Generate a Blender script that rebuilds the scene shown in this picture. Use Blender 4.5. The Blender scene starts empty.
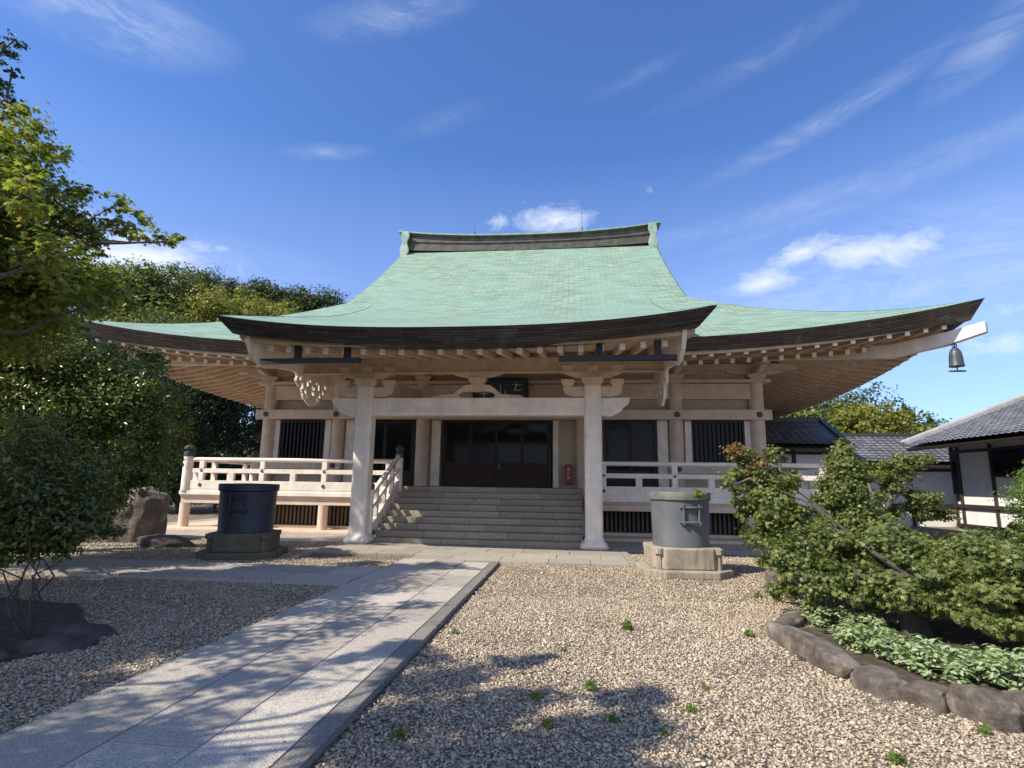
import bpy, math, random
import numpy as np
from mathutils import Vector, Matrix
random.seed(7)
rng = np.random.default_rng(11)
R = math.radians
SC = bpy.context.scene
COL = SC.collection

# ------------------------------------------------------------------ camera, world, sun, exposure
EYE = np.array([0.0, 0.0, 1.6]); FPX = 564.0
_up = np.array([.0145, -1, .1755]); _up /= np.linalg.norm(_up)
_y = np.array([63, 99.9, FPX]); _y -= _up * _y.dot(_up); _y /= np.linalg.norm(_y)
_x = np.cross(_up, -_y)
if _x[0] < 0: _x = -_x
RM = np.array([_x, _y, _up])                     # rows: world axes in camera axes (right, down, forward)
cd = bpy.data.cameras.new('camera'); cam = bpy.data.objects.new('camera', cd); COL.objects.link(cam)
cd.sensor_width = 36; cd.lens = FPX / 1024 * 36; cd.clip_start = .05; cd.clip_end = 3000
r_, d_, f_ = RM[:, 0], RM[:, 1], RM[:, 2]
cam.matrix_world = Matrix(((r_[0], -d_[0], -f_[0], EYE[0]), (r_[1], -d_[1], -f_[1], EYE[1]), (r_[2], -d_[2], -f_[2], EYE[2]), (0, 0, 0, 1)))
SC.camera = cam
def ray(px, py): return RM @ np.array([px - 512, py - 384, FPX])
def at(px, py, Y):                                # point seen at a pixel, at depth Y
    d = ray(px, py); return EYE + d * (Y / d[1])
def gnd(px, py, z=0.0):
    d = ray(px, py); return EYE + d * ((z - EYE[2]) / d[2])

SUN_TO = Vector((-.83, -.556, 1.0)).normalized()
sl = bpy.data.lights.new('sun', 'SUN'); sl.energy = 5.0; sl.angle = R(.53); sl.color = (1, .915, .78)
so = bpy.data.objects.new('sun', sl); COL.objects.link(so)
so.rotation_euler = SUN_TO.to_track_quat('Z', 'Y').to_euler(); so.location = (-20, -15, 30)

W = bpy.data.worlds.new('World'); SC.world = W; W.use_nodes = True
nt = W.node_tree; nt.nodes.clear()
def N(nt, t, **k):
    n = nt.nodes.new(t)
    for a, b in k.items():
        if a.startswith('_'): n.inputs[a[1:]].default_value = b
        else: setattr(n, a, b)
    return n
def build_world():
    L = nt.links.new
    out = N(nt, 'ShaderNodeOutputWorld'); bg = N(nt, 'ShaderNodeBackground')
    bg.inputs['Strength'].default_value = .105
    sky = N(nt, 'ShaderNodeTexSky', sky_type='NISHITA', sun_disc=False)
    sky.sun_elevation = R(45); sky.sun_rotation = R(236.2); sky.altitude = 30; sky.air_density = 1.0; sky.dust_density = .5; sky.ozone_density = 2.2
    tc = N(nt, 'ShaderNodeTexCoord')
    # direction -> (x/y-like azimuth, elevation) coordinates on the front sky
    sep = N(nt, 'ShaderNodeSeparateXYZ'); L(tc.outputs['Generated'], sep.inputs[0])
    def M(op, a, b=None, c=None, clamp=False):
        m = N(nt, 'ShaderNodeMath', operation=op, use_clamp=clamp)
        for i, v in enumerate((a, b, c)):
            if v is None: continue
            if isinstance(v, (int, float)): m.inputs[i].default_value = v
            else: L(v, m.inputs[i])
        return m.outputs[0]
    az = M('ARCTAN2', sep.outputs[0], sep.outputs[1]); el = M('ARCSINE', sep.outputs[2])
    cv = N(nt, 'ShaderNodeCombineXYZ'); L(az, cv.inputs[0]); L(el, cv.inputs[1])
    def noise(scale, rot, stretch, detail=6, dist=.3, rough=.6):
        mp = N(nt, 'ShaderNodeMapping', vector_type='POINT'); L(cv.outputs[0], mp.inputs[0])
        mp.inputs['Rotation'].default_value = (0, 0, rot); mp.inputs['Scale'].default_value = stretch
        n = N(nt, 'ShaderNodeTexNoise'); L(mp.outputs[0], n.inputs['Vector'])
        n.inputs['Scale'].default_value = scale; n.inputs['Detail'].default_value = detail
        n.inputs['Distortion'].default_value = dist; n.inputs['Roughness'].default_value = rough
        return n.outputs['Fac']
    puffy = noise(11, 0, (1, 1.9, 1), 9, .8, .68)
    fine = noise(26, 0, (1, 1.5, 1), 6, .3, .65)
    wisp = noise(6.5, -.25, (1, 3.2, 1), 9, 1.6, .72)
    def blob(px, py, rx, ry, rot=0.0):            # soft ellipse centred on a sky direction (pixel units for size)
        d = ray(px, py); d = d / np.linalg.norm(d)
        a0, e0 = math.atan2(d[0], d[1]), math.asin(d[2])
        k = 1 / FPX * math.cos(math.hypot(px - 512, py - 384) / 700) 
        da = M('SUBTRACT', az, a0); de = M('SUBTRACT', el, e0)
        ca, sa = math.cos(rot), math.sin(rot); ce = math.cos(e0)
        u = M('DIVIDE', M('ADD', M('MULTIPLY', da, ca * ce), M('MULTIPLY', de, sa)), rx * k)
        v = M('DIVIDE', M('ADD', M('MULTIPLY', da, -sa * ce), M('MULTIPLY', de, ca)), ry * k)
        r2 = M('ADD', M('MULTIPLY', u, u), M('MULTIPLY', v, v))
        return M('SUBTRACT', 1.0, M('SQRT', r2), clamp=True)
    def acc(bs, w):
        t = None
        for b in bs:
            s = M('MULTIPLY', blob(*b[:5]), b[5] * w)
            t = s if t is None else M('MAXIMUM', t, s)
        return t
    cum = acc([(860, 252, 110, 30, 0, 1), (808, 252, 60, 28, 0, 1), (905, 246, 60, 30, 0, 1), (762, 284, 58, 22, .1, 1.05), (557, 220, 60, 26, 0, 1.0), (495, 222, 28, 14, 0, .6),
               (140, 256, 120, 34, .1, 1.2), (60, 225, 80, 40, 0, .8), (1015, 305, 50, 20, 0, .6), (1000, 345, 80, 22, 0, .8), (650, 187, 14, 14, 0, .6), (200, 248, 55, 16, 0, .7)], 1.0)
    cs = M('MULTIPLY_ADD', cum, .95, M('MULTIPLY_ADD', puffy, 1.5, M('MULTIPLY', fine, .6)))
    cs = M('MULTIPLY', M('SUBTRACT', cs, 1.38), 1.25, clamp=True)
    ci = acc([(110, 15, 130, 45, .1, 1.3), (395, 15, 100, 22, .35, .9), (328, 152, 50, 10, .2, .6), (830, 118, 150, 14, .3, .75), (1000, 35, 90, 30, .5, 1.0), (900, 180, 240, 18, .2, .6),
              (800, 205, 240, 16, .12, .7), (900, 290, 300, 75, 0, 1.0), (760, 60, 120, 14, .25, .35), (230, 262, 120, 30, 0, .6), (445, 120, 60, 14, .4, .35), (640, 75, 60, 10, .3, .3), (960, 250, 200, 70, 0, .85)], 1.0)
    cw = M('MULTIPLY', ci, M('MULTIPLY_ADD', M('SUBTRACT', wisp, .40, clamp=True), 1.9, .14))
    cw = M('MULTIPLY', cw, .52, clamp=True)
    haze = M('MULTIPLY', M('SUBTRACT', .55, el, clamp=True), .75)
    # the unseen cloud behind the camera is added below, as fill for the shade
    tot = M('MAXIMUM', cs, cw)
    tint = N(nt, 'ShaderNodeMix', data_type='RGBA', blend_type='MULTIPLY'); tint.inputs[0].default_value = 1
    L(sky.outputs[0], tint.inputs[6]); tint.inputs[7].default_value = (.76, 1.06, 1.55, 1)
    hz = N(nt, 'ShaderNodeMix', data_type='RGBA'); L(haze, hz.inputs[0]); L(tint.outputs[2], hz.inputs[6]); hz.inputs[7].default_value = (5.6, 6.5, 9.0, 1)
    mx = N(nt, 'ShaderNodeMix', data_type='RGBA'); L(tot, mx.inputs[0]); L(hz.outputs[2], mx.inputs[6]); mx.inputs[7].default_value = (6.9, 7.4, 8.3, 1)
    back = M('MULTIPLY', M('SUBTRACT', M('MULTIPLY', sep.outputs[1], -1.6), .1, clamp=True), M('MULTIPLY_ADD', puffy, .9, -.1), clamp=True)   # added fill: unseen warm-white cloud behind the camera that neutralises blue shade
    mb = N(nt, 'ShaderNodeMix', data_type='RGBA'); L(back, mb.inputs[0]); L(mx.outputs[2], mb.inputs[6]); mb.inputs[7].default_value = (7.4, 6.9, 6.2, 1)
    L(mb.outputs[2], bg.inputs['Color']); L(bg.outputs[0], out.inputs[0])
build_world()
SC.view_settings.view_transform = 'Standard'; SC.view_settings.look = 'None'; SC.view_settings.gamma = 1
SC.view_settings.exposure = 0.40; SC.view_settings.use_curve_mapping = False
SC.cycles.max_bounces = 8; SC.cycles.transparent_max_bounces = 8

# ------------------------------------------------------------------ materials
class NT:
    def __init__(s, name):
        s.m = bpy.data.materials.new(name); s.m.use_nodes = True; s.t = s.m.node_tree; s.t.nodes.clear()
        s.out = s.n('ShaderNodeOutputMaterial'); s.b = s.n('ShaderNodeBsdfPrincipled'); s.l(s.b.outputs[0], s.out.inputs[0])
    def n(s, ty, **k): return N(s.t, ty, **k)
    def l(s, a, b): s.t.links.new(a, b)
    def co(s, kind='Object', scale=(1, 1, 1)):
        tc = s.n('ShaderNodeTexCoord'); mp = s.n('ShaderNodeMapping'); s.l(tc.outputs[kind], mp.inputs[0]); mp.inputs['Scale'].default_value = scale
        return mp.outputs[0]
    def noise(s, vec, scale, detail=4, rough=.55, out='Fac'):
        n = s.n('ShaderNodeTexNoise'); s.l(vec, n.inputs['Vector']); n.inputs['Scale'].default_value = scale
        n.inputs['Detail'].default_value = detail; n.inputs['Roughness'].default_value = rough; return n.outputs[out]
    def ramp(s, fac, stops):
        r = s.n('ShaderNodeValToRGB'); s.l(fac, r.inputs[0]); e = r.color_ramp.elements
        while len(e) < len(stops): e.new(.5)
        for i, (p, c) in enumerate(stops):
            e[i].position = p; e[i].color = (*c, 1) if len(c) == 3 else c
        return r.outputs[0]
    def mix(s, f, a, b, mode='MIX'):
        m = s.n('ShaderNodeMix', data_type='RGBA', blend_type=mode)
        for i, v in ((0, f), (6, a), (7, b)):
            if isinstance(v, (int, float)): m.inputs[i].default_value = v
            elif isinstance(v, tuple): m.inputs[i].default_value = (*v, 1)
            else: s.l(v, m.inputs[i])
        return m.outputs[2]
    def bump(s, h, strength=.3, dist=.02):
        b = s.n('ShaderNodeBump'); b.inputs['Strength'].default_value = strength; b.inputs['Distance'].default_value = dist
        s.l(h, b.inputs['Height']); s.l(b.outputs[0], s.b.inputs['Normal'])
    def col(s, c):
        if isinstance(c, tuple): s.b.inputs['Base Color'].default_value = (*c, 1)
        else: s.l(c, s.b.inputs['Base Color'])
    def rough(s, v):
        if isinstance(v, (int, float)): s.b.inputs['Roughness'].default_value = v
        else: s.l(v, s.b.inputs['Roughness'])
def painted(name, c, var=.12, scale=3, rough=.6, bump=.15, streak=True):
    k = NT(name); v = k.co(); n1 = k.noise(v, scale, 5)
    d = tuple(x * (1 - var) * .93 for x in c); e = tuple(min(1, x * (1 + var * .5)) for x in c)
    base = k.ramp(n1, [(.3, d), (.62, e)])
    if streak:
        n2 = k.noise(k.co(scale=(9, 9, .7)), 2.2, 4); base = k.mix(k.ramp(n2, [(.52, (0, 0, 0)), (.78, (.55, .55, .55))]), base, tuple(x * .72 for x in c))
    n3 = k.noise(v, 60, 3); k.col(base); k.rough(rough); k.bump(n3, bump, .004); return k.m
M = {}
M['cream'] = painted('cream_paint', (.69, .54, .42))
M['cream_pale'] = painted('pale_cream_paint', (.83, .745, .65))
M['panel'] = painted('pale_plaster', (.50, .42, .32), .06, 1.2, .8)
M['soffit'] = painted('ochre_timber', (.60, .45, .32), .15, 4, .7)
M['white_end'] = painted('white_end_paint', (.86, .86, .84), .03, 8, .6, .05, False)
M['black'] = painted('black_lacquer', (.010, .010, .011), .1, 5, .55, .05, False)
M['cap'] = painted('dark_bronze', (.06, .07, .075), .25, 12, .45, .1, False)
M['dark_slat'] = painted('brown_slat', (.10, .075, .055), .2, 6, .6)
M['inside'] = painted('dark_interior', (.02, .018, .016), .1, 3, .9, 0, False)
M['red_wood'] = painted('red_brown_panel', (.030, .010, .007), .2, 5, .6, .05, False)
M['red'] = painted('red_enamel', (.30, .012, .014), .06, 5, .35, .02, False)
M['white'] = painted('white_paint', (.8, .8, .78), .04, 5, .5, .02, False)
M['plaster'] = painted('white_plaster', (.86, .84, .80), .05, 1.5, .85, .08)
M['timber'] = painted('dark_timber', (.045, .033, .027), .2, 6, .6)
M['plaque'] = painted('plaque_teal', (.012, .03, .035), .2, 6, .5, .05, False)
def m_glass():
    k = NT('dark_window_glass'); k.col((.01, .012, .013)); k.rough(.09); k.b.inputs['Specular IOR Level'].default_value = .16
    n = k.noise(k.co(), 1.3, 2); k.bump(n, .05, .05); return k.m
M['glass'] = m_glass()
def m_copper():
    k = NT('verdigris_copper'); uv = k.n('ShaderNodeTexCoord').outputs['UV']
    br = k.n('ShaderNodeTexBrick'); k.l(uv, br.inputs['Vector']); br.offset = .5
    br.inputs['Scale'].default_value = 1; br.inputs['Brick Width'].default_value = .46; br.inputs['Row Height'].default_value = .15
    br.inputs['Mortar Size'].default_value = .013; br.inputs['Mortar Smooth'].default_value = .4; br.inputs['Bias'].default_value = 0
    br.inputs['Color1'].default_value = (.15, .245, .18, 1); br.inputs['Color2'].default_value = (.33, .43, .325, 1); br.inputs['Mortar'].default_value = (.09, .145, .105, 1)
    mp = k.n('ShaderNodeMapping'); k.l(uv, mp.inputs[0]); mp.inputs['Scale'].default_value = (2.2, .12, 1)
    st = k.noise(mp.outputs[0], 2.0, 7, .7)
    c = k.mix(k.ramp(st, [(.50, (0, 0, 0)), (.66, (.55, .55, .55))]), br.outputs['Color'], (.24, .28, .15))
    n2 = k.noise(uv, .35, 5, .6); c = k.mix(k.ramp(n2, [(.40, (0, 0, 0)), (.62, (.7, .7, .7))]), c, (.22, .36, .28))
    n3 = k.noise(uv, 7, 5, .7); c = k.mix(k.ramp(n3, [(.52, (0, 0, 0)), (.68, (.45, .45, .45))]), c, (.18, .27, .21))
    k.col(c); k.rough(.62); k.b.inputs['Metallic'].default_value = .0
    m2 = k.n('ShaderNodeMath', operation='MULTIPLY_ADD'); k.l(br.outputs['Fac'], m2.inputs[0]); m2.inputs[1].default_value = -1.0; k.l(k.noise(uv, 3, 4), m2.inputs[2])
    k.bump(m2.outputs[0], .5, .03); return k.m
M['copper'] = m_copper()
def m_copper_trim():
    k = NT('verdigris_trim'); v = k.co(); n = k.noise(v, 2.5, 6, .65)
    k.col(k.ramp(n, [(.3, (.17, .24, .19)), (.5, (.27, .37, .30)), (.7, (.37, .48, .39))])); k.rough(.6); k.bump(k.noise(v, 20, 4), .3, .01); return k.m
M['trim'] = m_copper_trim()
def m_lip(name, c1, c2, spots):
    k = NT(name); uv = k.n('ShaderNodeTexCoord').outputs['UV']
    br = k.n('ShaderNodeTexBrick'); k.l(uv, br.inputs['Vector']); br.offset = .5
    br.inputs['Scale'].default_value = 1; br.inputs['Brick Width'].default_value = .55; br.inputs['Row Height'].default_value = .052
    br.inputs['Mortar Size'].default_value = .007; br.inputs['Color1'].default_value = (*c1, 1); br.inputs['Color2'].default_value = (*c2, 1); br.inputs['Mortar'].default_value = (.012, .01, .009, 1)
    n = k.noise(uv, 1.3, 6, .75); c = k.mix(k.ramp(n, [(.56, (0, 0, 0)), (.72, (spots,) * 3)]), br.outputs['Color'], (.18, .26, .22))
    k.col(c); k.rough(.5); k.b.inputs['Metallic'].default_value = .2
    iv = k.n('ShaderNodeMath', operation='SUBTRACT'); iv.inputs[0].default_value = 1; k.l(br.outputs['Fac'], iv.inputs[1]); k.bump(iv.outputs[0], .9, .02); return k.m
M['lip'] = m_lip('aged_copper_edge', (.060, .046, .037), (.14, .11, .088), .7)
M['lip_dark'] = m_lip('dark_copper_edge', (.026, .020, .017), (.075, .058, .048), .25)
def m_granite(name, lo, hi, joint=.0, warm=(.3, .26, .2), wf=.35):
    k = NT(name); v = k.co(); g = k.n('ShaderNodeNewGeometry')
    isl = k.ramp(g.outputs['Random Per Island'], [(0, tuple(x * .86 for x in lo)), (1, tuple(x * 1.1 for x in hi))])
    sp = k.noise(v, 110, 3, .8); c = k.mix(k.ramp(sp, [(.42, (1, 1, 1)), (.56, (0, 0, 0))]), isl, tuple(x * .45 for x in lo))
    sp2 = k.noise(v, 85, 3, .8); c = k.mix(k.ramp(sp2, [(.56, (0, 0, 0)), (.66, (.8, .8, .8))]), c, (.62, .61, .6))
    st = k.noise(v, 1.7, 6, .7); c = k.mix(k.ramp(st, [(.45, (0, 0, 0)), (.8, (wf,) * 3)]), c, warm)
    k.col(c); k.rough(.75); k.bump(sp, .15, .004); return k.m
M['granite'] = m_granite('grey_granite', (.48, .43, .36), (.65, .59, .50))
M['granite_dark'] = m_granite('dark_granite', (.21, .195, .17), (.29, .27, .24))
M['paving'] = m_granite('beige_paving', (.36, .33, .28), (.46, .42, .34), warm=(.5, .40, .26), wf=.5)
M['step'] = m_granite('step_granite', (.34, .29, .22), (.58, .51, .40), warm=(.36, .28, .17), wf=.55)
def m_conc():
    k = NT('stained_concrete'); v = k.co(); n = k.noise(v, 3, 7, .7); c = k.ramp(n, [(.25, (.18, .15, .11)), (.5, (.33, .28, .21)), (.75, (.44, .39, .30))])
    s = k.noise(k.co(scale=(14, 14, .8)), 1.5, 4); c = k.mix(k.ramp(s, [(.5, (0, 0, 0)), (.7, (.7, .7, .7))]), c, (.13, .11, .085))
    k.col(c); k.rough(.9); k.bump(k.noise(v, 40, 5), .4, .01); return k.m
M['conc'] = m_conc()
M['conc_shade'] = painted('shaded_concrete', (.13, .115, .08), .3, 4, .9, .5)  # darker concrete for the left pedestal, its shade put into the colour
def m_conc2():
    k = NT('grey_mortar_slab'); v = k.co(); n = k.noise(v, 1.6, 7, .7); c = k.ramp(n, [(.3, (.26, .235, .20)), (.7, (.42, .39, .33))])
    k.col(c); k.rough(.9); k.bump(k.noise(v, 50, 5), .3, .006); return k.m
M['slab'] = m_conc2()
def m_drum():
    k = NT('weathered_steel_paint'); v = k.co(); n = k.noise(v, 2.2, 6, .6); c = k.ramp(n, [(.3, (.075, .083, .09)), (.65, (.125, .135, .14))])
    s = k.noise(k.co(scale=(12, 12, .6)), 2, 4); c = k.mix(k.ramp(s, [(.55, (0, 0, 0)), (.75, (.5, .5, .5))]), c, (.20, .22, .22))
    k.col(c); k.rough(.55); k.bump(k.noise(v, 30, 4), .25, .01); return k.m
M['drum'] = m_drum()
M['drum_navy'] = painted('navy_steel_paint', (.018, .026, .045), .25, 3, .5, .2)
def m_lid():
    k = NT('oxidised_lid'); v = k.co(); n = k.noise(v, 5, 6, .7); k.col(k.ramp(n, [(.3, (.07, .08, .068)), (.55, (.13, .145, .12)), (.75, (.20, .21, .17))])); k.rough(.6); k.bump(n, .3, .01); return k.m
M['lid'] = m_lid()
def m_rock(name, a, b, c3, sc=2.5):
    k = NT(name); v = k.co(); n = k.noise(v, sc, 9, .7); c = k.ramp(n, [(.3, a), (.5, b), (.72, c3)])
    k.col(c); k.rough(.85); k.bump(k.noise(v, sc * 3.5, 9, .72), .9, .06); return k.m
M['rock'] = m_rock('grey_rock', (.05, .042, .033), (.16, .135, .108), (.36, .315, .265))
M['rock_dark'] = m_rock('dark_rock', (.04, .034, .03), (.09, .075, .065), (.17, .145, .125))
M['rock_edge'] = m_rock('edging_rock', (.055, .045, .036), (.17, .14, .11), (.36, .31, .26), 5.0)
def m_ground():
    k = NT('gravel_bed'); v = k.co(); vo = k.n('ShaderNodeTexVoronoi'); k.l(v, vo.inputs['Vector']); vo.inputs['Scale'].default_value = 30; vo.inputs['Randomness'].default_value = 1
    c = k.ramp(vo.outputs['Color'], [(0, (.15, .115, .08)), (.45, (.34, .27, .19)), (1, (.52, .44, .32))])
    d = k.ramp(vo.outputs['Distance'], [(.25, (1, 1, 1)), (.75, (.25, .25, .25))]); c = k.mix(1.0, c, d, 'MULTIPLY')
    n = k.noise(v, .8, 6, .65); c = k.mix(k.ramp(n, [(.5, (0, 0, 0)), (.72, (.5, .5, .5))]), c, (.22, .165, .115))
    k.col(c); k.rough(.95)
    iv = k.n('ShaderNodeMath', operation='SUBTRACT'); iv.inputs[0].default_value = 1; k.l(vo.outputs['Distance'], iv.inputs[1]); k.bump(iv.outputs[0], .9, .03); return k.m
M['ground'] = m_ground()
def m_pebble():
    k = NT('gravel_stones'); g = k.n('ShaderNodeNewGeometry'); v = k.co()
    c = k.ramp(g.outputs['Random Per Island'], [(0, (.20, .155, .11)), (.25, (.40, .315, .215)), (.5, (.59, .48, .335)), (.75, (.48, .40, .29)), (.93, (.76, .67, .52)), (1, (.29, .255, .21))])
    n = k.noise(v, 1.1, 6, .7); c = k.mix(k.ramp(n, [(.45, (0, 0, 0)), (.75, (.45, .45, .45))]), c, (.34, .26, .18))
    c = k.mix(k.ramp(k.noise(v, 90, 3), [(.4, (0, 0, 0)), (.7, (.35, .35, .35))]), c, (.25, .21, .17))
    k.col(c); k.rough(.85); return k.m
M['pebble'] = m_pebble()
def m_soil():
    k = NT('leafy_soil'); v = k.co(); n = k.noise(v, 9, 8, .75); k.col(k.ramp(n, [(.3, (.03, .022, .015)), (.5, (.07, .05, .032)), (.7, (.17, .125, .085))])); k.rough(.95); k.bump(n, .8, .04); return k.m
M['soil'] = m_soil()
def m_hill():
    k = NT('wooded_ground'); v = k.co(); n = k.noise(v, 1.5, 8, .75); k.col(k.ramp(n, [(.3, (.02, .03, .012)), (.7, (.05, .07, .025))])); k.rough(.95); return k.m
M['hill'] = m_hill()
def m_tile():
    k = NT('grey_roof_tiles'); uv = k.n('ShaderNodeTexCoord').outputs['UV']
    br = k.n('ShaderNodeTexBrick'); k.l(uv, br.inputs['Vector']); br.offset = 0
    br.inputs['Scale'].default_value = 1; br.inputs['Brick Width'].default_value = .28; br.inputs['Row Height'].default_value = .26; br.inputs['Mortar Size'].default_value = .018; br.inputs['Mortar Smooth'].default_value = .6
    br.inputs['Color1'].default_value = (.10, .105, .115, 1); br.inputs['Color2'].default_value = (.19, .195, .205, 1); br.inputs['Mortar'].default_value = (.03, .03, .034, 1)
    c = k.mix(k.ramp(k.noise(uv, 2, 6, .7), [(.45, (0, 0, 0)), (.7, (.5, .5, .5))]), br.outputs['Color'], (.24, .235, .22))
    k.col(c); k.rough(.38); k.bump(k.noise(uv, 5, 3), .1, .01); return k.m
M['tile'] = m_tile()
def m_bark(name, a, b):
    k = NT(name); n = k.noise(k.co(scale=(6, 6, 1.5)), 3, 8, .7); k.col(k.ramp(n, [(.3, a), (.7, b)])); k.rough(.9); k.bump(n, .7, .03); return k.m
M['bark'] = m_bark('dark_bark', (.035, .028, .022), (.12, .10, .08))
M['bark_pale'] = m_bark('pale_bark', (.16, .14, .12), (.38, .34, .30))
def leafmat(name, cols, trans=.35, rough=.45, spot=None):
    k = NT(name); g = k.n('ShaderNodeNewGeometry'); c = k.ramp(g.outputs['Random Per Island'], [(i / (len(cols) - 1), x) for i, x in enumerate(cols)])
    n = k.noise(k.co(), .8, 3); c = k.mix(k.ramp(n, [(.35, (0, 0, 0)), (.65, (.5, .5, .5))]), c, cols[len(cols) // 2])
    if spot:
        n2 = k.noise(k.co(), 1.6, 3); c = k.mix(k.ramp(n2, [(.62, (0, 0, 0)), (.74, (.8, .8, .8))]), c, spot)
    k.col(c); k.rough(rough); k.b.inputs['Specular IOR Level'].default_value = .35
    tr = k.n('ShaderNodeBsdfTranslucent'); k.l(k.mix(1.0, c, (1.5, 1.5, .7), 'MULTIPLY'), tr.inputs[0])
    mx = k.n('ShaderNodeMixShader'); mx.inputs[0].default_value = trans; k.l(k.b.outputs[0], mx.inputs[1]); k.l(tr.outputs[0], mx.inputs[2]); k.l(mx.outputs[0], k.out.inputs[0])
    return k.m
M['maple'] = leafmat('maple_leaves', [(.08, .125, .022), (.14, .195, .035), (.22, .265, .052), (.31, .31, .085), (.27, .21, .08)], .5, .42)
M['maple_right'] = leafmat('shrub_maple_leaves', [(.03, .055, .018), (.06, .10, .026), (.115, .155, .036), (.19, .225, .06), (.29, .30, .12), (.075, .12, .034)], .35, .42)
M['red_leaf'] = leafmat('reddened_leaves', [(.28, .09, .05), (.35, .16, .08), (.22, .18, .06)], .35)
M['glossy'] = leafmat('glossy_evergreen_leaves', [(.04, .07, .02), (.09, .135, .03), (.17, .22, .05), (.30, .32, .09), (.13, .18, .04)], .2, .25)
M['dark_leaf'] = leafmat('dark_evergreen_leaves', [(.012, .026, .012), (.022, .045, .018), (.04, .07, .025)], .2, .45)
M['hill_leaf'] = leafmat('woodland_leaves', [(.05, .075, .02), (.10, .13, .03), (.16, .19, .045), (.21, .23, .07)], .25, .55)
M['hill_dark'] = leafmat('holm_leaves', [(.035, .055, .022), (.07, .10, .035), (.11, .145, .05)], .2, .5)
M['yellow_leaf'] = leafmat('yellow_green_leaves', [(.14, .16, .03), (.21, .22, .04), (.28, .28, .06)], .3, .55)
M['conifer'] = leafmat('conifer_needles', [(.02, .045, .025), (.035, .07, .035), (.05, .085, .04)], .15, .55)
M['bright_conifer'] = leafmat('bright_conifer_needles', [(.08, .15, .025), (.13, .21, .035), (.18, .26, .05)], .3, .5)
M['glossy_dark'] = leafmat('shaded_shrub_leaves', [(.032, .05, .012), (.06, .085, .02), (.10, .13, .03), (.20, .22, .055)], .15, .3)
M['cover'] = leafmat('ground_cover_leaves', [(.10, .17, .05), (.18, .27, .09), (.32, .40, .20), (.48, .54, .38)], .25, .4)
M['weed'] = leafmat('weed_blades', [(.07, .15, .02), (.12, .2, .03), (.2, .22, .06)], .3, .5)

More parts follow.
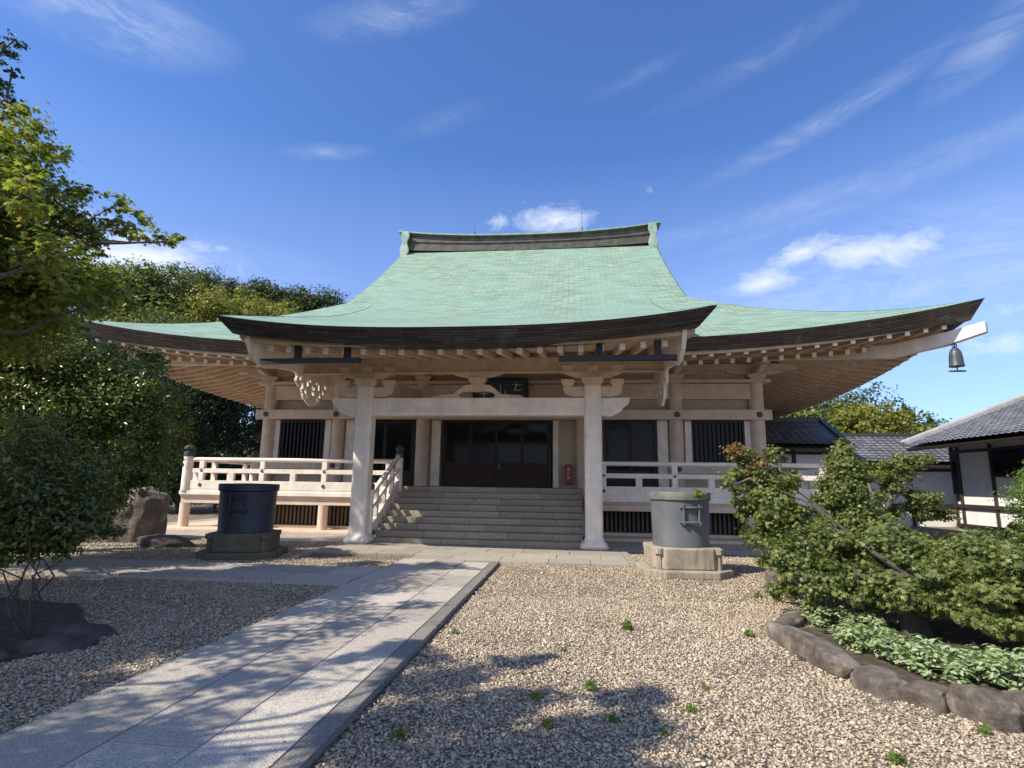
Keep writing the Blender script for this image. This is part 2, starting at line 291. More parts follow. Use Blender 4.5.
# ------------------------------------------------------------------ mesh helpers
class MB:
    def __init__(s): s.v = []; s.f = []; s.uv = None
    def add(s, vs, fs):
        o = len(s.v); s.v += [tuple(map(float, p)) for p in vs]; s.f += [tuple(i + o for i in f) for f in fs]; return s
    def box(s, x0, x1, y0, y1, z0, z1):
        return s.add([(x0, y0, z0), (x1, y0, z0), (x1, y1, z0), (x0, y1, z0), (x0, y0, z1), (x1, y0, z1), (x1, y1, z1), (x0, y1, z1)],
                     [(0, 3, 2, 1), (4, 5, 6, 7), (0, 1, 5, 4), (1, 2, 6, 5), (2, 3, 7, 6), (3, 0, 4, 7)])
    def bar(s, p, q, w, h):                        # bar from p to q, width w (horizontal), height h (the rest), centred
        p, q = Vector(p), Vector(q); d = (q - p).normalized(); side = d.cross(Vector((0, 0, 1)))
        side = Vector((1, 0, 0)) if side.length < 1e-3 else side.normalized(); u = side.cross(d).normalized()
        a = [p + side * sx * w / 2 + u * sz * h / 2 for sx, sz in ((-1, -1), (1, -1), (1, 1), (-1, 1))]; b = [x + (q - p) for x in a]
        return s.add(a + b, [(0, 1, 2, 3), (7, 6, 5, 4), (0, 4, 5, 1), (1, 5, 6, 2), (2, 6, 7, 3), (3, 7, 4, 0)])
    def tube(s, pts, rad, n=8):
        pts = [Vector(p) for p in pts]; rad = rad if isinstance(rad, (list, tuple)) else [rad] * len(pts); vs = []; fs = []
        ref = Vector((.31, .95, .05)) if abs((pts[-1] - pts[0]).normalized().z) > .7 else Vector((0, 0, 1))
        for i, p in enumerate(pts):
            d = (pts[min(i + 1, len(pts) - 1)] - pts[max(i - 1, 0)]).normalized(); a = d.cross(ref).normalized(); b = d.cross(a)
            for k in range(n): t = 2 * math.pi * k / n; vs.append(p + (a * math.cos(t) + b * math.sin(t)) * rad[i])
        for i in range(len(pts) - 1):
            for k in range(n): k2 = (k + 1) % n; fs.append((i * n + k, i * n + k2, (i + 1) * n + k2, (i + 1) * n + k))
        fs.append(tuple(range(n - 1, -1, -1))); fs.append(tuple((len(pts) - 1) * n + k for k in range(n)))
        return s.add(vs, fs)
    def lathe(s, c, prof, n=24):
        vs = []; fs = []
        for r, z in prof:
            for k in range(n): t = 2 * math.pi * k / n; vs.append((c[0] + r * math.cos(t), c[1] + r * math.sin(t), c[2] + z))
        for i in range(len(prof) - 1):
            for k in range(n): k2 = (k + 1) % n; fs.append((i * n + k, i * n + k2, (i + 1) * n + k2, (i + 1) * n + k))
        fs.append(tuple(range(n - 1, -1, -1))); fs.append(tuple((len(prof) - 1) * n + k for k in range(n)))
        return s.add(vs, fs)
    def prism(s, out, axis, a0, a1):               # 2-D outline extruded along axis: 'y' outline is (x,z); 'x' outline is (y,z); 'z' outline is (x,y)
        P = {'y': lambda p, a: (p[0], a, p[1]), 'x': lambda p, a: (a, p[0], p[1]), 'z': lambda p, a: (p[0], p[1], a)}[axis]
        n = len(out); s.add([P(p, a0) for p in out] + [P(p, a1) for p in out], [tuple(range(n)), tuple(range(2 * n - 1, n - 1, -1))] + [(i, (i + 1) % n, n + (i + 1) % n, n + i) for i in range(n)])
        return s
    def grid(s, rows, uvrows=None):                # list of rows of points -> surface
        o = len(s.v); nc = len(rows[0])
        for r in rows: s.v += [tuple(map(float, p)) for p in r]
        s.uv = s.uv if s.uv is not None else []
        if uvrows:
            for r in uvrows: s.uv += [tuple(p) for p in r]
        for i in range(len(rows) - 1):
            for j in range(nc - 1): s.f.append((o + i * nc + j, o + i * nc + j + 1, o + (i + 1) * nc + j + 1, o + (i + 1) * nc + j))
        return s
def rootloc(p):
    v = Vector((0, 0, 0))
    while p is not None: v += Vector(p.location); p = p.parent
    return v
def obj(name, mb, mat, parent=None, smooth=False, bevel=0, loc=None, recalc=True):
    me = bpy.data.meshes.new(name); off = rootloc(parent) if parent is not None else Vector(loc or (0, 0, 0))
    me.from_pydata([(p[0] - off.x, p[1] - off.y, p[2] - off.z) for p in mb.v], [], mb.f)
    if mb.uv:
        ul = me.uv_layers.new(name='UVMap'); arr = np.zeros(len(me.loops), dtype=np.int32); me.loops.foreach_get('vertex_index', arr)
        ul.data.foreach_set('uv', np.array(mb.uv, dtype=np.float32)[arr].ravel())
    elif recalc:
        import bmesh
        b = bmesh.new(); b.from_mesh(me); bmesh.ops.recalc_face_normals(b, faces=b.faces); b.to_mesh(me); b.free()
    me.materials.append(mat)
    if smooth:
        me.shade_smooth(); me.set_sharp_from_angle(angle=R(38)) if hasattr(me, 'set_sharp_from_angle') else None
    o = bpy.data.objects.new(name, me); COL.objects.link(o)
    if parent is not None: o.parent = parent
    else: o.location = off
    if bevel:
        b = o.modifiers.new('bevel', 'BEVEL'); b.width = bevel; b.segments = 2; b.limit_method = 'ANGLE'; b.angle_limit = R(40)
    return o
def tag(o, label, cat, group=None, kind=None):
    if label: o['label'] = label
    if cat: o['category'] = cat
    if group: o['group'] = group
    if kind: o['kind'] = kind
    return o
def thing(name, label, cat, loc, group=None):
    o = bpy.data.objects.new(name, None); COL.objects.link(o); o.location = loc; o.empty_display_size = .3; return tag(o, label, cat, group)
def struct(name, mb, mat, **k):
    o = obj(name, mb, mat, **k); o['kind'] = 'structure'; return o

# leaf clouds ---------------------------------------------------------
LT = {'diamond': ([(0, 0, 0), (.32, .5, .06), (0, 1, 0), (-.32, .5, .06)], [(0, 1, 2, 3)]),
      'oval': ([(0, 0, 0), (.22, .3, .07), (.2, .7, .07), (0, 1, 0), (-.2, .7, .07), (-.22, .3, .07)], [(0, 1, 2, 3), (0, 3, 4, 5)]),
      'blade': ([(-.07, 0, 0), (.07, 0, 0), (.03, .6, .05), (0, 1, .2)], [(0, 1, 2, 3)]),
      'maple': ([(0, 0, 0), (.16, .3, .03), (.55, .25, -.08), (.27, .55, .02), (.38, .85, -.06), (.12, .7, .03), (0, 1.05, -.05), (-.12, .7, .03), (-.38, .85, -.06), (-.27, .55, .02), (-.55, .25, -.08), (-.16, .3, .03)],
                [(0, 1, 3, 5, 7, 9, 11), (1, 2, 3), (3, 4, 5), (5, 6, 7), (7, 8, 9), (9, 10, 11)])}
def leaf_mesh(name, P, Nn, S, kind, off):
    tv, tf = LT[kind]; tv = np.array(tv) - np.array([0, .5, 0]); n = len(P); k = len(tv)
    Nn = Nn / np.linalg.norm(Nn, axis=1, keepdims=True); a = rng.normal(size=(n, 3)); T = np.cross(Nn, a); T /= np.linalg.norm(T, axis=1, keepdims=True); B = np.cross(Nn, T)
    V = P[:, None, :] + S[:, None, None] * (tv[None, :, 0:1] * T[:, None, :] + tv[None, :, 1:2] * B[:, None, :] + tv[None, :, 2:3] * Nn[:, None, :])
    V = (V - np.array(off)).reshape(-1, 3).astype(np.float32)
    lt = np.array([len(f) for f in tf], dtype=np.int32); fl = np.concatenate([np.array(f) for f in tf]).astype(np.int32)
    me = bpy.data.meshes.new(name); me.vertices.add(n * k); me.vertices.foreach_set('co', V.ravel())
    idx = (fl[None, :] + (np.arange(n) * k)[:, None]).ravel().astype(np.int32); me.loops.add(len(idx)); me.loops.foreach_set('vertex_index', idx)
    tot = np.tile(lt, n); st = np.concatenate([[0], np.cumsum(tot)[:-1]]).astype(np.int32)
    me.polygons.add(len(tot)); me.polygons.foreach_set('loop_start', st); me.polygons.foreach_set('loop_total', tot.astype(np.int32)); me.update(calc_edges=True)
    return me
def clump_points(clumps, per, tuft=.3, ntuft=14, flat=.5, shell=.3):
    P = []; Q = []
    vol = np.array([c[3] * c[4] * c[5] for c in clumps]) ** .72; vol = vol / vol.sum()
    for c, w in zip(clumps, vol):
        ctr = np.array(c[:3]); rad = np.array(c[3:6]); n = max(12, int(per * w)); nt_ = max(5, int(ntuft * (0.6 + w * len(clumps) * .4)))
        d = rng.normal(size=(nt_, 3)); d /= np.linalg.norm(d, axis=1, keepdims=True); rr = 1 - np.abs(rng.normal(size=(nt_, 1))) * shell; rr = np.clip(rr, .1, 1.15)
        tc = d * rr * rad; which = rng.integers(0, nt_, n); ts = rng.uniform(.6, 1.3, nt_)
        o = rng.normal(size=(n, 3)) * rad.min() * tuft * ts[which][:, None]; o[:, 2] *= .55
        p = tc[which] + o; P.append(ctr + p); nn = p / rad; nn /= (np.linalg.norm(nn, axis=1, keepdims=True) + 1e-6)
        Q.append(nn * .7 + np.array([0, 0, flat]) + rng.normal(size=(n, 3)) * .55)
    return np.concatenate(P), np.concatenate(Q)
def add_leaves(name, parent, mat, clumps, per, size, kind='diamond', **k):
    P, Q = clump_points(clumps, per, **k); S = rng.uniform(.65, 1.25, len(P)) * size
    P[:, 2] = np.maximum(P[:, 2], .03)
    me = leaf_mesh(name, P, Q, S, kind, rootloc(parent)); me.materials.append(mat)
    o = bpy.data.objects.new(name, me); COL.objects.link(o); o.parent = parent; return o
def wob(p, q, n=4, a=.06):
    p, q = Vector(p), Vector(q); L = (q - p).length; return [p + (q - p) * i / n + (Vector((random.gauss(0, a), random.gauss(0, a), random.gauss(0, a * .4))) * L if 0 < i < n else Vector()) for i in range(n + 1)]
def trunk_mesh(base, top, r, clumps, nl=12, thin=.25, lean=.03):
    mb = MB(); pts = wob(base, top, 5, lean); mb.tube(pts, [r * (1.15 - .75 * i / 5) for i in range(6)], 9)
    for c in random.sample(clumps, min(nl, len(clumps))):
        t = random.uniform(.3, .95); s = pts[0] + (pts[-1] - pts[0]) * t; cc = Vector(c[:3]); k = min(5, int(t * 5)); s = pts[k]
        rr = r * (1.1 - .75 * k / 5) * .6; mb.tube(wob(s, cc, 4, .07), [rr, rr * .7, rr * .5, rr * .35, rr * thin * .5 + .004], 6)
        for _ in range(2):
            e = cc + Vector((random.uniform(-.8, .8) * c[3], random.uniform(-.8, .8) * c[4], random.uniform(-.6, .8) * c[5])); mb.tube(wob(cc, e, 3, .08), [rr * .3 + .003, rr * .2 + .002, rr * .13 + .002, .003], 5)
    return mb
def crown(cx, cy, cz, rx, ry, rz, n=26, cr=.34, seed=None):
    out = []
    for _ in range(n):
        d = rng.normal(size=3); d /= np.linalg.norm(d); d[2] = d[2] if d[2] > -.6 else -d[2]; rr = rng.uniform(.45, .92); s = cr * rng.uniform(.7, 1.25)
        out.append((cx + d[0] * rx * rr, cy + d[1] * ry * rr, cz + d[2] * rz * rr, rx * s, ry * s, rz * s * .8))
    return out
def fringe(cl, n=3, f=.42):
    out = list(cl)
    for c in cl:
        for _ in range(n):
            d = rng.normal(size=3); d /= np.linalg.norm(d); q = f * rng.uniform(.6, 1.2); k = rng.uniform(.9, 1.3)
            out.append((c[0] + d[0] * c[3] * k, c[1] + d[1] * c[4] * k, c[2] + d[2] * c[5] * k, c[3] * q, c[4] * q, c[5] * q))
    return out
def tree(name, label, base, H, rx, rz, mat, per=6000, leaf=.3, n=26, group=None, cat='tree', bark='bark', kind='diamond', trunk=None, clumps=None, **k):
    t = thing(name, label, cat, base, group); bx, by, bz = base
    cl = clumps or crown(bx, by, bz + H - rz, rx, rx, rz, n)
    obj('trunk', trunk_mesh(base, (bx + random.uniform(-.3, .3), by, bz + (H - rz * .7)), trunk or max(.12, H * .022), cl), M[bark], t, smooth=True)
    add_leaves('crown', t, M[mat], cl, per, leaf, kind, **k); return t

# ------------------------------------------------------------------ ground, paths, paving
XC = -2.52
g = MB(); g.add([(-300, -60, 0), (300, -60, 0), (300, 500, 0), (-300, 500, 0)], [(0, 1, 2, 3)]); struct('ground', g, M['ground'])
def slabs(name, mat, rects, z0, z1, gap=.006, bev=.004):
    mb = MB()
    for x0, x1, y0, y1 in rects: dz = random.uniform(-.0015, .0015); mb.box(x0 + gap, x1 - gap, y0 + gap, y1 - gap, z0, z1 + dz)
    return struct(name, mb, mat, bevel=bev)
def run(x0, x1, y0, y1, step, jit=.15, start=0):
    out = []; y = y0 - start
    while y < y1:
        e = y + step * random.uniform(1 - jit, 1 + jit)
        if e > y1 - step * .3: e = y1
        if e > y0: out.append((x0, x1, max(y, y0), e))
        y = e
    return out
def runx(y0, y1, x0, x1, step, start=0): return [(b[2], b[3], y0, y1) for b in run(y0, y1, x0, x1, step, .15, start)]
pb = MB(); pb.box(-3.47, -1.50, -3, 11.6, .0, .045); struct('path_joint_bed', pb, M['granite_dark'])
slabs('path', M['granite'], run(-3.46, -2.765, -3, 11.6, 1.35, .2, .4) + run(-2.765, -2.185, -3, 11.6, 1.2, .2, .9) + run(-2.185, -1.655, -3, 11.35, 1.25, .2, .2), .004, .06)
slabs('path_kerb', M['granite_dark'], run(-1.65, -1.49, -3, 11.5, 1.9), .004, .064)
slabs('cross_path', M['granite'], runx(8.72, 9.5, -17, -3.5, 1.3) + runx(9.5, 10.38, -17, -3.5, 1.25, .5), .0, .052)
slabs('forecourt_paving', M['paving'], sum([runx(y, y + .72, -5.74 if y > 11.7 else -3.4, 1.06, .95, .4 * i) for i, (y) in enumerate((11.65, 12.37, 13.09, 13.81))], []), .0, .05)
pk = MB(); pk.box(1.07, 1.2, 11.65, 14.2, 0, .055); pk.box(-5.9, -5.75, 11.65, 14.2, 0, .05); struct('paving_edge_strip', pk, M['paving'], bevel=.005)
ap = MB(); ap.box(-14.5, -5.3, 14.45, 40, .0, .03); ap.box(.25, 9.5, 14.1, 40, .0, .03); struct('apron_pavement', ap, M['slab'])
lg = MB(); lg.box(-13.0, -5.35, 16.5, 39.5, .03, .11); lg.box(.31, 7.95, 16.5, 39.5, .03, .11); struct('plinth_pavement', lg, M['cream'], bevel=.01)
dr = MB(); dr.box(1.2, 9.5, 13.95, 14.1, .0, .012); struct('drain_pavement', dr, M['timber'])

def pebbles():
    reg = []                                      # (x0,x1,y0,y1,count, size)
    reg += [(-1.47, 6.5, 2.6, 5.2, 46000, .0122), (-1.47, 5.5, 5.2, 8.5, 46000, .0128), (-1.47, 9.5, 8.5, 13.9, 52000, .0145)]
    reg += [(-6.5, -3.5, 3.0, 6.0, 19000, .0125), (-10, -3.5, 6.0, 8.7, 26000, .0135), (-15, -3.5, 10.42, 11.62, 14000, .015), (-15, -5.95, 11.62, 14.4, 22000, .016)]
    P = []; S = []
    for x0, x1, y0, y1, n, s in reg:
        P.append(np.stack([rng.uniform(x0, x1, n), rng.uniform(y0, y1, n), np.zeros(n)], 1)); S.append(np.full(n, s) * rng.lognormal(0, .28, n))
    for x0, x1, y0, y1, n in ((-3.46, -3.25, 2.8, 8.7, 260), (-1.75, -1.49, 2.8, 11.4, 160), (-10, -3.5, 8.72, 8.86, 200), (-10, -5, 10.2, 10.38, 160), (-1.4, 1.0, 11.66, 11.8, 120)):
        q = rng.random(n) ** 2.2; P.append(np.stack([x0 + (q if x1 - x0 < 1 and x0 < -3 else (1 - q) if x1 - x0 < 1 else rng.random(n)) * (x1 - x0), rng.uniform(y0, y1, n) if x1 - x0 < 1 else y0 + q * (y1 - y0), np.full(n, .058)], 1)); S.append(np.full(n, .009) * rng.lognormal(0, .3, n))
    P = np.concatenate(P); S = np.concatenate(S)
    dirt = (np.sin(P[:, 0] * 2.3 + 1.0 + np.sin(P[:, 1] * 1.7)) * np.sin(P[:, 1] * 2.9 + np.sin(P[:, 0] * 1.3)) > .55) & (rng.random(len(P)) < .45)
    keep = ~dirt & ~((P[:, 0] > 2.75 + (np.abs(P[:, 1] - 6.0) - 1.2).clip(0) * .5) & (P[:, 1] < 7.6) & (P[:, 1] > 4.3)); P = P[keep]; S = S[keep]; n = len(P)
    cube = np.array([(-1, -1, -1), (1, -1, -1), (1, 1, -1), (-1, 1, -1), (-.75, -.75, 1), (.75, -.75, 1), (.75, .75, 1), (-.75, .75, 1)]) * .62
    F = np.array([(0, 3, 2, 1), (4, 5, 6, 7), (0, 1, 5, 4), (1, 2, 6, 5), (2, 3, 7, 6), (3, 0, 4, 7)], dtype=np.int32)
    V = cube[None] + rng.uniform(-.24, .24, (n, 8, 3)); V = V * (np.array([1, .72, .45]) * rng.uniform(.8, 1.2, (n, 1, 3)))
    a = rng.uniform(0, 6.283, n); ti = rng.normal(0, .3, (n, 2)); c, s_ = np.cos(a), np.sin(a)
    V[:, :, 2] += V[:, :, 0] * ti[:, 0:1] + V[:, :, 1] * ti[:, 1:2]
    X = V[:, :, 0] * c[:, None] - V[:, :, 1] * s_[:, None]; Y = V[:, :, 0] * s_[:, None] + V[:, :, 1] * c[:, None]
    V = np.stack([X, Y, V[:, :, 2]], 2) * S[:, None, None] + P[:, None, :]; V[:, :, 2] += (S * rng.uniform(.1, .5, n))[:, None]
    me = bpy.data.meshes.new('gravel'); me.vertices.add(n * 8); me.vertices.foreach_set('co', V.astype(np.float32).ravel())
    idx = (F.ravel()[None] + (np.arange(n) * 8)[:, None]).ravel().astype(np.int32); me.loops.add(len(idx)); me.loops.foreach_set('vertex_index', idx)
    me.polygons.add(n * 6); me.polygons.foreach_set('loop_start', np.arange(0, n * 24, 4, dtype=np.int32)); me.polygons.foreach_set('loop_total', np.full(n * 6, 4, dtype=np.int32)); me.update(calc_edges=True)
    me.materials.append(M['pebble']); o = bpy.data.objects.new('gravel', me); COL.objects.link(o); tag(o, 'beige crushed gravel covering the forecourt on both sides of the path', 'gravel', kind='stuff')
pebbles()

# wooded hill behind on the left
def hill():
    mb = MB(); rows = []
    for j in range(14):
        row = []
        for i in range(30):
            x = -140 + i * 8; y = 36 + j * 8
            k = max(0, min(1, (y - 40) / 45)); h = 9 * k * max(0, min(1, (-x + 5) / 40)) + random.uniform(-.2, .2) * k; row.append((x, y, h - .03))
        rows.append(row)
    mb.grid(rows); mb.uv = None; struct('hill', mb, M['hill'], smooth=True)
hill()
def hz(x, y):
    k = max(0, min(1, (y - 40) / 45)); return 9 * k * max(0, min(1, (-x + 5) / 40))

# ------------------------------------------------------------------ the hall
GW = 6.75; EH = 12.93; Y0 = 15.0; YM = 28.6; ED = YM - Y0; YF = 19.4
hall = thing('temple_hall', 'large cream temple hall with sweeping green copper roof, porch and veranda', 'temple', (XC, YF, 0))
HP = hall
def G(s): return 5.4 + .445 * s + .0145 * s * s
def up(t, s): return 1.01 * abs(t) ** 3 * max(0.0, 1 - s / 5.2)
def Hh(dx, dy):                                    # roof height from offsets to the centre
    if abs(dx) <= GW: s = ED - abs(dy); t = dx / EH; return G(s) + up(t, s)
    su, sv = EH - abs(dx), ED - abs(dy)
    if sv < su: return G(sv) + up(dx / EH, sv)
    return G(su) + up(dy / ED, su)
def slope_len(s): return s * 1.12 + s * s * .012
roof = MB()
for sy in (-1, 1):                                 # upper slopes, front and back
    ss = [ED * i / 40 for i in range(41)]; xs = [-GW + 2 * GW * j / 40 for j in range(41)]
    roof.grid([[(XC + x, YM + sy * (ED - s), Hh(x, ED - s)) for x in xs] for s in ss], [[(x, slope_len(s)) for x in xs] for s in ss])
SH = EH - GW
for sy in (-1, 1):
    for sx in (-1, 1):
        ss = [SH * i / 18 for i in range(19)]; rows = []; uvs = []
        for s in ss:
            xs = [GW + (EH - s - GW) * j / 20 for j in range(21)]
            rows.append([(XC + sx * x, YM + sy * (ED - s), G(s) + up(x / EH, s)) for x in xs]); uvs.append([(x, slope_len(s)) for x in xs])
        roof.grid(rows, uvs)
for sx in (-1, 1):
    ss = [6.6 * i / 18 for i in range(19)]; rows = []; uvs = []
    for s in ss:
        yl = ED - s; ys = [-yl + 2 * yl * j / 60 for j in range(61)]
        rows.append([(XC + sx * (EH - s), YM + y, G(s) + up(y / ED, s)) for y in ys]); uvs.append([(y, slope_len(s)) for y in ys])
    roof.grid(rows, uvs)
main_roof = obj('main_roof', roof, M['copper'], HP, smooth=True)
# gable walls and verge boards
for sx in (-1, 1):
    gw = MB(); ys = [-7.0 + 14 * j / 24 for j in range(25)]
    top = [(y, G(ED - abs(y)) - .1) for y in ys]; bot = [(ys[-1], 8.2), (ys[0], 8.2)]
    gw.prism([(YM + y, z) for y, z in top + bot], 'x', XC + sx * (GW - .65), XC + sx * (GW - .55)); obj('gable_wall', gw, M['cream'], HP)
    for sy in (-1, 1):
        vg = MB(); YE = ED - SH; ys = [YE * j / 24 for j in range(25)]; tp = [min(1, (YE - y) / 3 + .02) for y in ys]
        a = [(XC + sx * GW, YM + sy * y, G(ED - y) + .004) for y in ys]; o_ = [(XC + sx * (GW + .12), p[1], p[2] - .10) for p in a]
        b_ = [(XC + sx * (GW + .08), p[1], p[2] - .1 - .42 * k) for p, k in zip(a, tp)]; c_ = [(XC + sx * (GW - .12), p[1], p[2] - .1 - .42 * k) for p, k in zip(a, tp)]
        vg.grid([a, o_, b_, c_], [[(p[1], 0) for p in a], [(p[1], .16) for p in a], [(p[1], .6) for p in a], [(p[1], .8) for p in a]]); obj('roof_verge', vg, M['copper'], main_roof, smooth=True)
# layered eave edge (lip)
def E_(t): return 5.4 + 1.01 * abs(t) ** 3
def lip(mb, pts):                                  # pts: list of (pos fn) tuples (x,y,nx,ny,t,u)
    rows = [[], [], [], []]; uv = [[], [], [], []]
    for x, y, nx, ny, t, u in pts:
        e = E_(t); th = .30 + .15 * abs(t) ** 3
        for k, (ins, dz) in enumerate(((0.0, .012), (.02, -.02), (.22 + .1 * abs(t) ** 3, -th), (.75, -th + .03))):
            rows[k].append((x + nx * ins, y + ny * ins, e + dz)); uv[k].append((u, dz))
    mb.grid(rows, uv)
lp = MB(); n = 40
for sx in (-1, 1):
    xs = [5.0 + (EH - 5.0) * j / n for j in range(n + 1)]; lip(lp, [(XC + sx * x, Y0, (-sx if x > EH - .01 else 0) , 1, x / EH, x * 1.0) for x in xs])
    ys = [-ED + 2 * ED * j / 80 for j in range(81)]; lip(lp, [(XC + sx * EH, YM + y, -sx, (1 if y < -ED + .01 else (-1 if y > ED - .01 else 0)), y / ED, y) for y in ys])
xs = [-EH + 2 * EH * j / 80 for j in range(81)]; lip(lp, [(XC + x, YM + ED, (-1 if x > EH - .01 else (1 if x < -EH + .01 else 0)), -1, x / EH, x) for x in xs])
obj('roof_edge', lp, M['lip'], main_roof)
# ridge
rd = MB()
def ridge_z(x): return 14.06 + .22 * (abs(x) / GW) ** 2.4
def rh(x): return .62 + .10 * (abs(x) / GW) ** 2
rows = []; xs = [-GW + 2 * GW * j / 30 for j in range(31)]
for yo, zo in ((-.40, -.30), (-.40, .10), (-.32, .13), (-.32, .30), (-.37, .32), (-.37, .44), (-.30, .46), (-.30, .74), (-.38, .78), (-.38, .86), (.38, .86), (.38, .78), (.30, .74), (.30, .12), (.36, -.30)):
    rows.append([(XC + x, YM + yo, ridge_z(x) + zo / .86 * rh(x)) for x in xs])
rd.grid(rows); rd.uv = None
ridge = obj('ridge', rd, painted('aged_ridge_copper', (.085, .082, .062), .5, 2.5, .6), main_roof)
rc = MB(); xs = [-GW - .3 + 2 * (GW + .3) * j / 30 for j in range(31)]; rows = []
for yo, zo in ((-.46, .0), (-.46, .07), (-.2, .17), (.2, .17), (.46, .07), (.46, .0), (-.46, .0)): rows.append([(XC + x, YM + yo, ridge_z(x) + rh(x) + zo + .05 * (abs(x) / GW) ** 4) for x in xs])
rc.grid(rows); rc.uv = None
obj('ridge_cap', rc, M['trim'], ridge)
for sx in (-1, 1):
    oo = MB(); z = ridge_z(GW); g = GW
    for yy in (-.62, .5): oo.prism([(XC + sx * (g - .28), z - .75), (XC + sx * (g + .06), z - .8), (XC + sx * (g + .12), z - .25), (XC + sx * (g + .0), z + .05), (XC + sx * (g + .08), z + .4), (XC + sx * (g + .02), z + .73), (XC + sx * (g - .36), z + .73), (XC + sx * (g - .40), z + .42), (XC + sx * (g - .28), z + .1), (XC + sx * (g - .40), z - .35)], 'y', YM + yy, YM + yy + .12)
    oo.box(*sorted((XC + sx * (g - .25), XC + sx * (g + .02))), YM - .5, YM + .5, z - .7, z + .70)
    obj('ridge_end_ornament', oo, M['trim'], ridge, bevel=.03)
# lightning rods
for px, h, k in ((474, 236, 0), (582, 232, 1)):
    x = at(px, h, YM)[0]; lr = MB(); lr.tube([(x, YM, 14.5), (x, YM, 16.4), (x, YM, 17.5)], [.022, .012, .006], 6); lr.tube([(x, YM, 15.0), (x, YM, 15.15)], .05, 8); obj('lightning_rod', lr, M['drum'], main_roof)

# porch roof
PW = 5.36; PY0 = 11.22; PY1 = 21.6
def PZ(y, dx):
    k = (y - PY0) / (PY1 - PY0); z0, z1, m0, m1 = 4.80, G(6.6) + .02, .34, .62; Lk = PY1 - PY0
    h = (2 * k**3 - 3 * k**2 + 1) * z0 + (k**3 - 2 * k**2 + k) * m0 * Lk + (-2 * k**3 + 3 * k**2) * z1 + (k**3 - k**2) * m1 * Lk
    return h + .36 * abs(dx / PW) ** 2.6 * max(0, 1 - k * 1.15)
pr = MB(); ys = [PY0 + (PY1 - PY0) * i / 36 for i in range(37)]; xs = [-PW + 2 * PW * j / 30 for j in range(31)]
pr.grid([[(XC + x, y, PZ(y, x)) for x in xs] for y in ys], [[(x, (y - PY0) * 1.12) for x in xs] for y in ys])
porch_roof = obj('porch_roof', pr, M['copper'], HP, smooth=True)
pl = MB(); xs = [-PW + 2 * PW * j / 50 for j in range(51)]; rows = [[], [], [], []]; uv = [[], [], [], []]
for x in xs:
    t = abs(x / PW); z = PZ(PY0, x)
    for k, (ins, dz) in enumerate(((0, .012), (.02, -.02), (.20, -.32 - .05 * t**3), (.8, -.30))):
        cut = 1 - (.32 / PW) * (ins > .02)
        rows[k].append((XC + x * cut, PY0 + ins, z + dz)); uv[k].append((x, dz))
pl.grid(rows, uv)
for sx in (-1, 1):
    rows = [[], [], []]; uv = [[], [], []]
    for i in range(26):
        y = PY0 + (20.6 - PY0) * i / 25; z = PZ(y, PW)
        for k, (ins, dz) in enumerate(((0, .012), (.32, -.37), (.5, -.36))): rows[k].append((XC + sx * (PW - ins), y + (.20 if i == 0 and k else 0), z + dz)); uv[k].append((y, dz))
    pl.grid(rows, uv)
obj('roof_edge', pl, M['lip_dark'], porch_roof)
ps = MB()                                          # porch soffit boards
def PS(y, dx): return 4.55 + .17 * (y - 12) + .22 * abs(dx / PW) ** 2.6 * max(0, 1 - (y - 11.5) / 6)
ys = [11.75 + (19.3 - 11.75) * i / 12 for i in range(13)]; xs = [-5.0 + 10 * j / 24 for j in range(25)]
ps.grid([[(XC + x, y, PS(y, x)) for x in xs] for y in ys]); ps.uv = None
obj('porch_soffit', ps, M['soffit'], HP)
pf = MB(); xs = [-5.0 + 10 * j / 24 for j in range(25)]
pf.grid([[(XC + x, 11.62, PZ(PY0, x) - .30) for x in xs], [(XC + x, 11.62, PS(11.75, x) + .0) for x in xs], [(XC + x, 11.8, PS(11.75, x) + .0) for x in xs]]); pf.uv = None
obj('porch_fascia', pf, M['soffit'], HP)
def rafter_part(mb_bar, end, parent=HP):
    o = obj('rafter', mb_bar, M['soffit'], parent)
    if end is not None: obj('rafter_end', end, M['white_end'], o)
    return o
for k in range(21):
    dx = -4.43 + k * .443; z = PS(12, dx) - .09
    b = MB().bar((XC + dx, 11.98, z), (XC + dx, 16.5, PS(16.5, dx) - .09), .11, .14)
    e = MB().bar((XC + dx, 11.955, z - .001), (XC + dx, 11.985, z), .118, .15); rafter_part(b, e)
# main soffit and rafters ------------------------------------------------
def cz(s, t, row):
    base = 5.02 + .2 * (s - .4) if row == 0 else 5.12 + .3 * (s - 1.8); return base + up(t, s)
sf = MB()
def soff(side):
    for row, s0, s1 in ((0, .32, 2.0), (1, 1.85, 4.75)):
        nS = 6; nT = 60
        def pt(s, q):                              # q in -1..1 along the eave
            hl = (EH if side in ('f', 'b') else ED) - s; a = q * hl; t = a / (EH if side in ('f', 'b') else ED); z = cz(s, t, row) + .07
            return {'f': (XC + a, Y0 + s, z), 'b': (XC + a, YM + ED - s, z), 'l': (XC - EH + s, YM + a, z), 'r': (XC + EH - s, YM + a, z)}[side]
        rngs = [(-1, 1)]
        if side == 'f': rngs = [(-1, -4.6 / EH), (4.6 / EH, 1)]
        for qa, qb in rngs: sf.grid([[pt(s0 + (s1 - s0) * i / nS, qa + (qb - qa) * j / nT) for j in range(nT + 1)] for i in range(nS + 1)])
for sd in 'fblr': soff(sd)
sf.uv = None; obj('eave_soffit', sf, M['soffit'], HP)
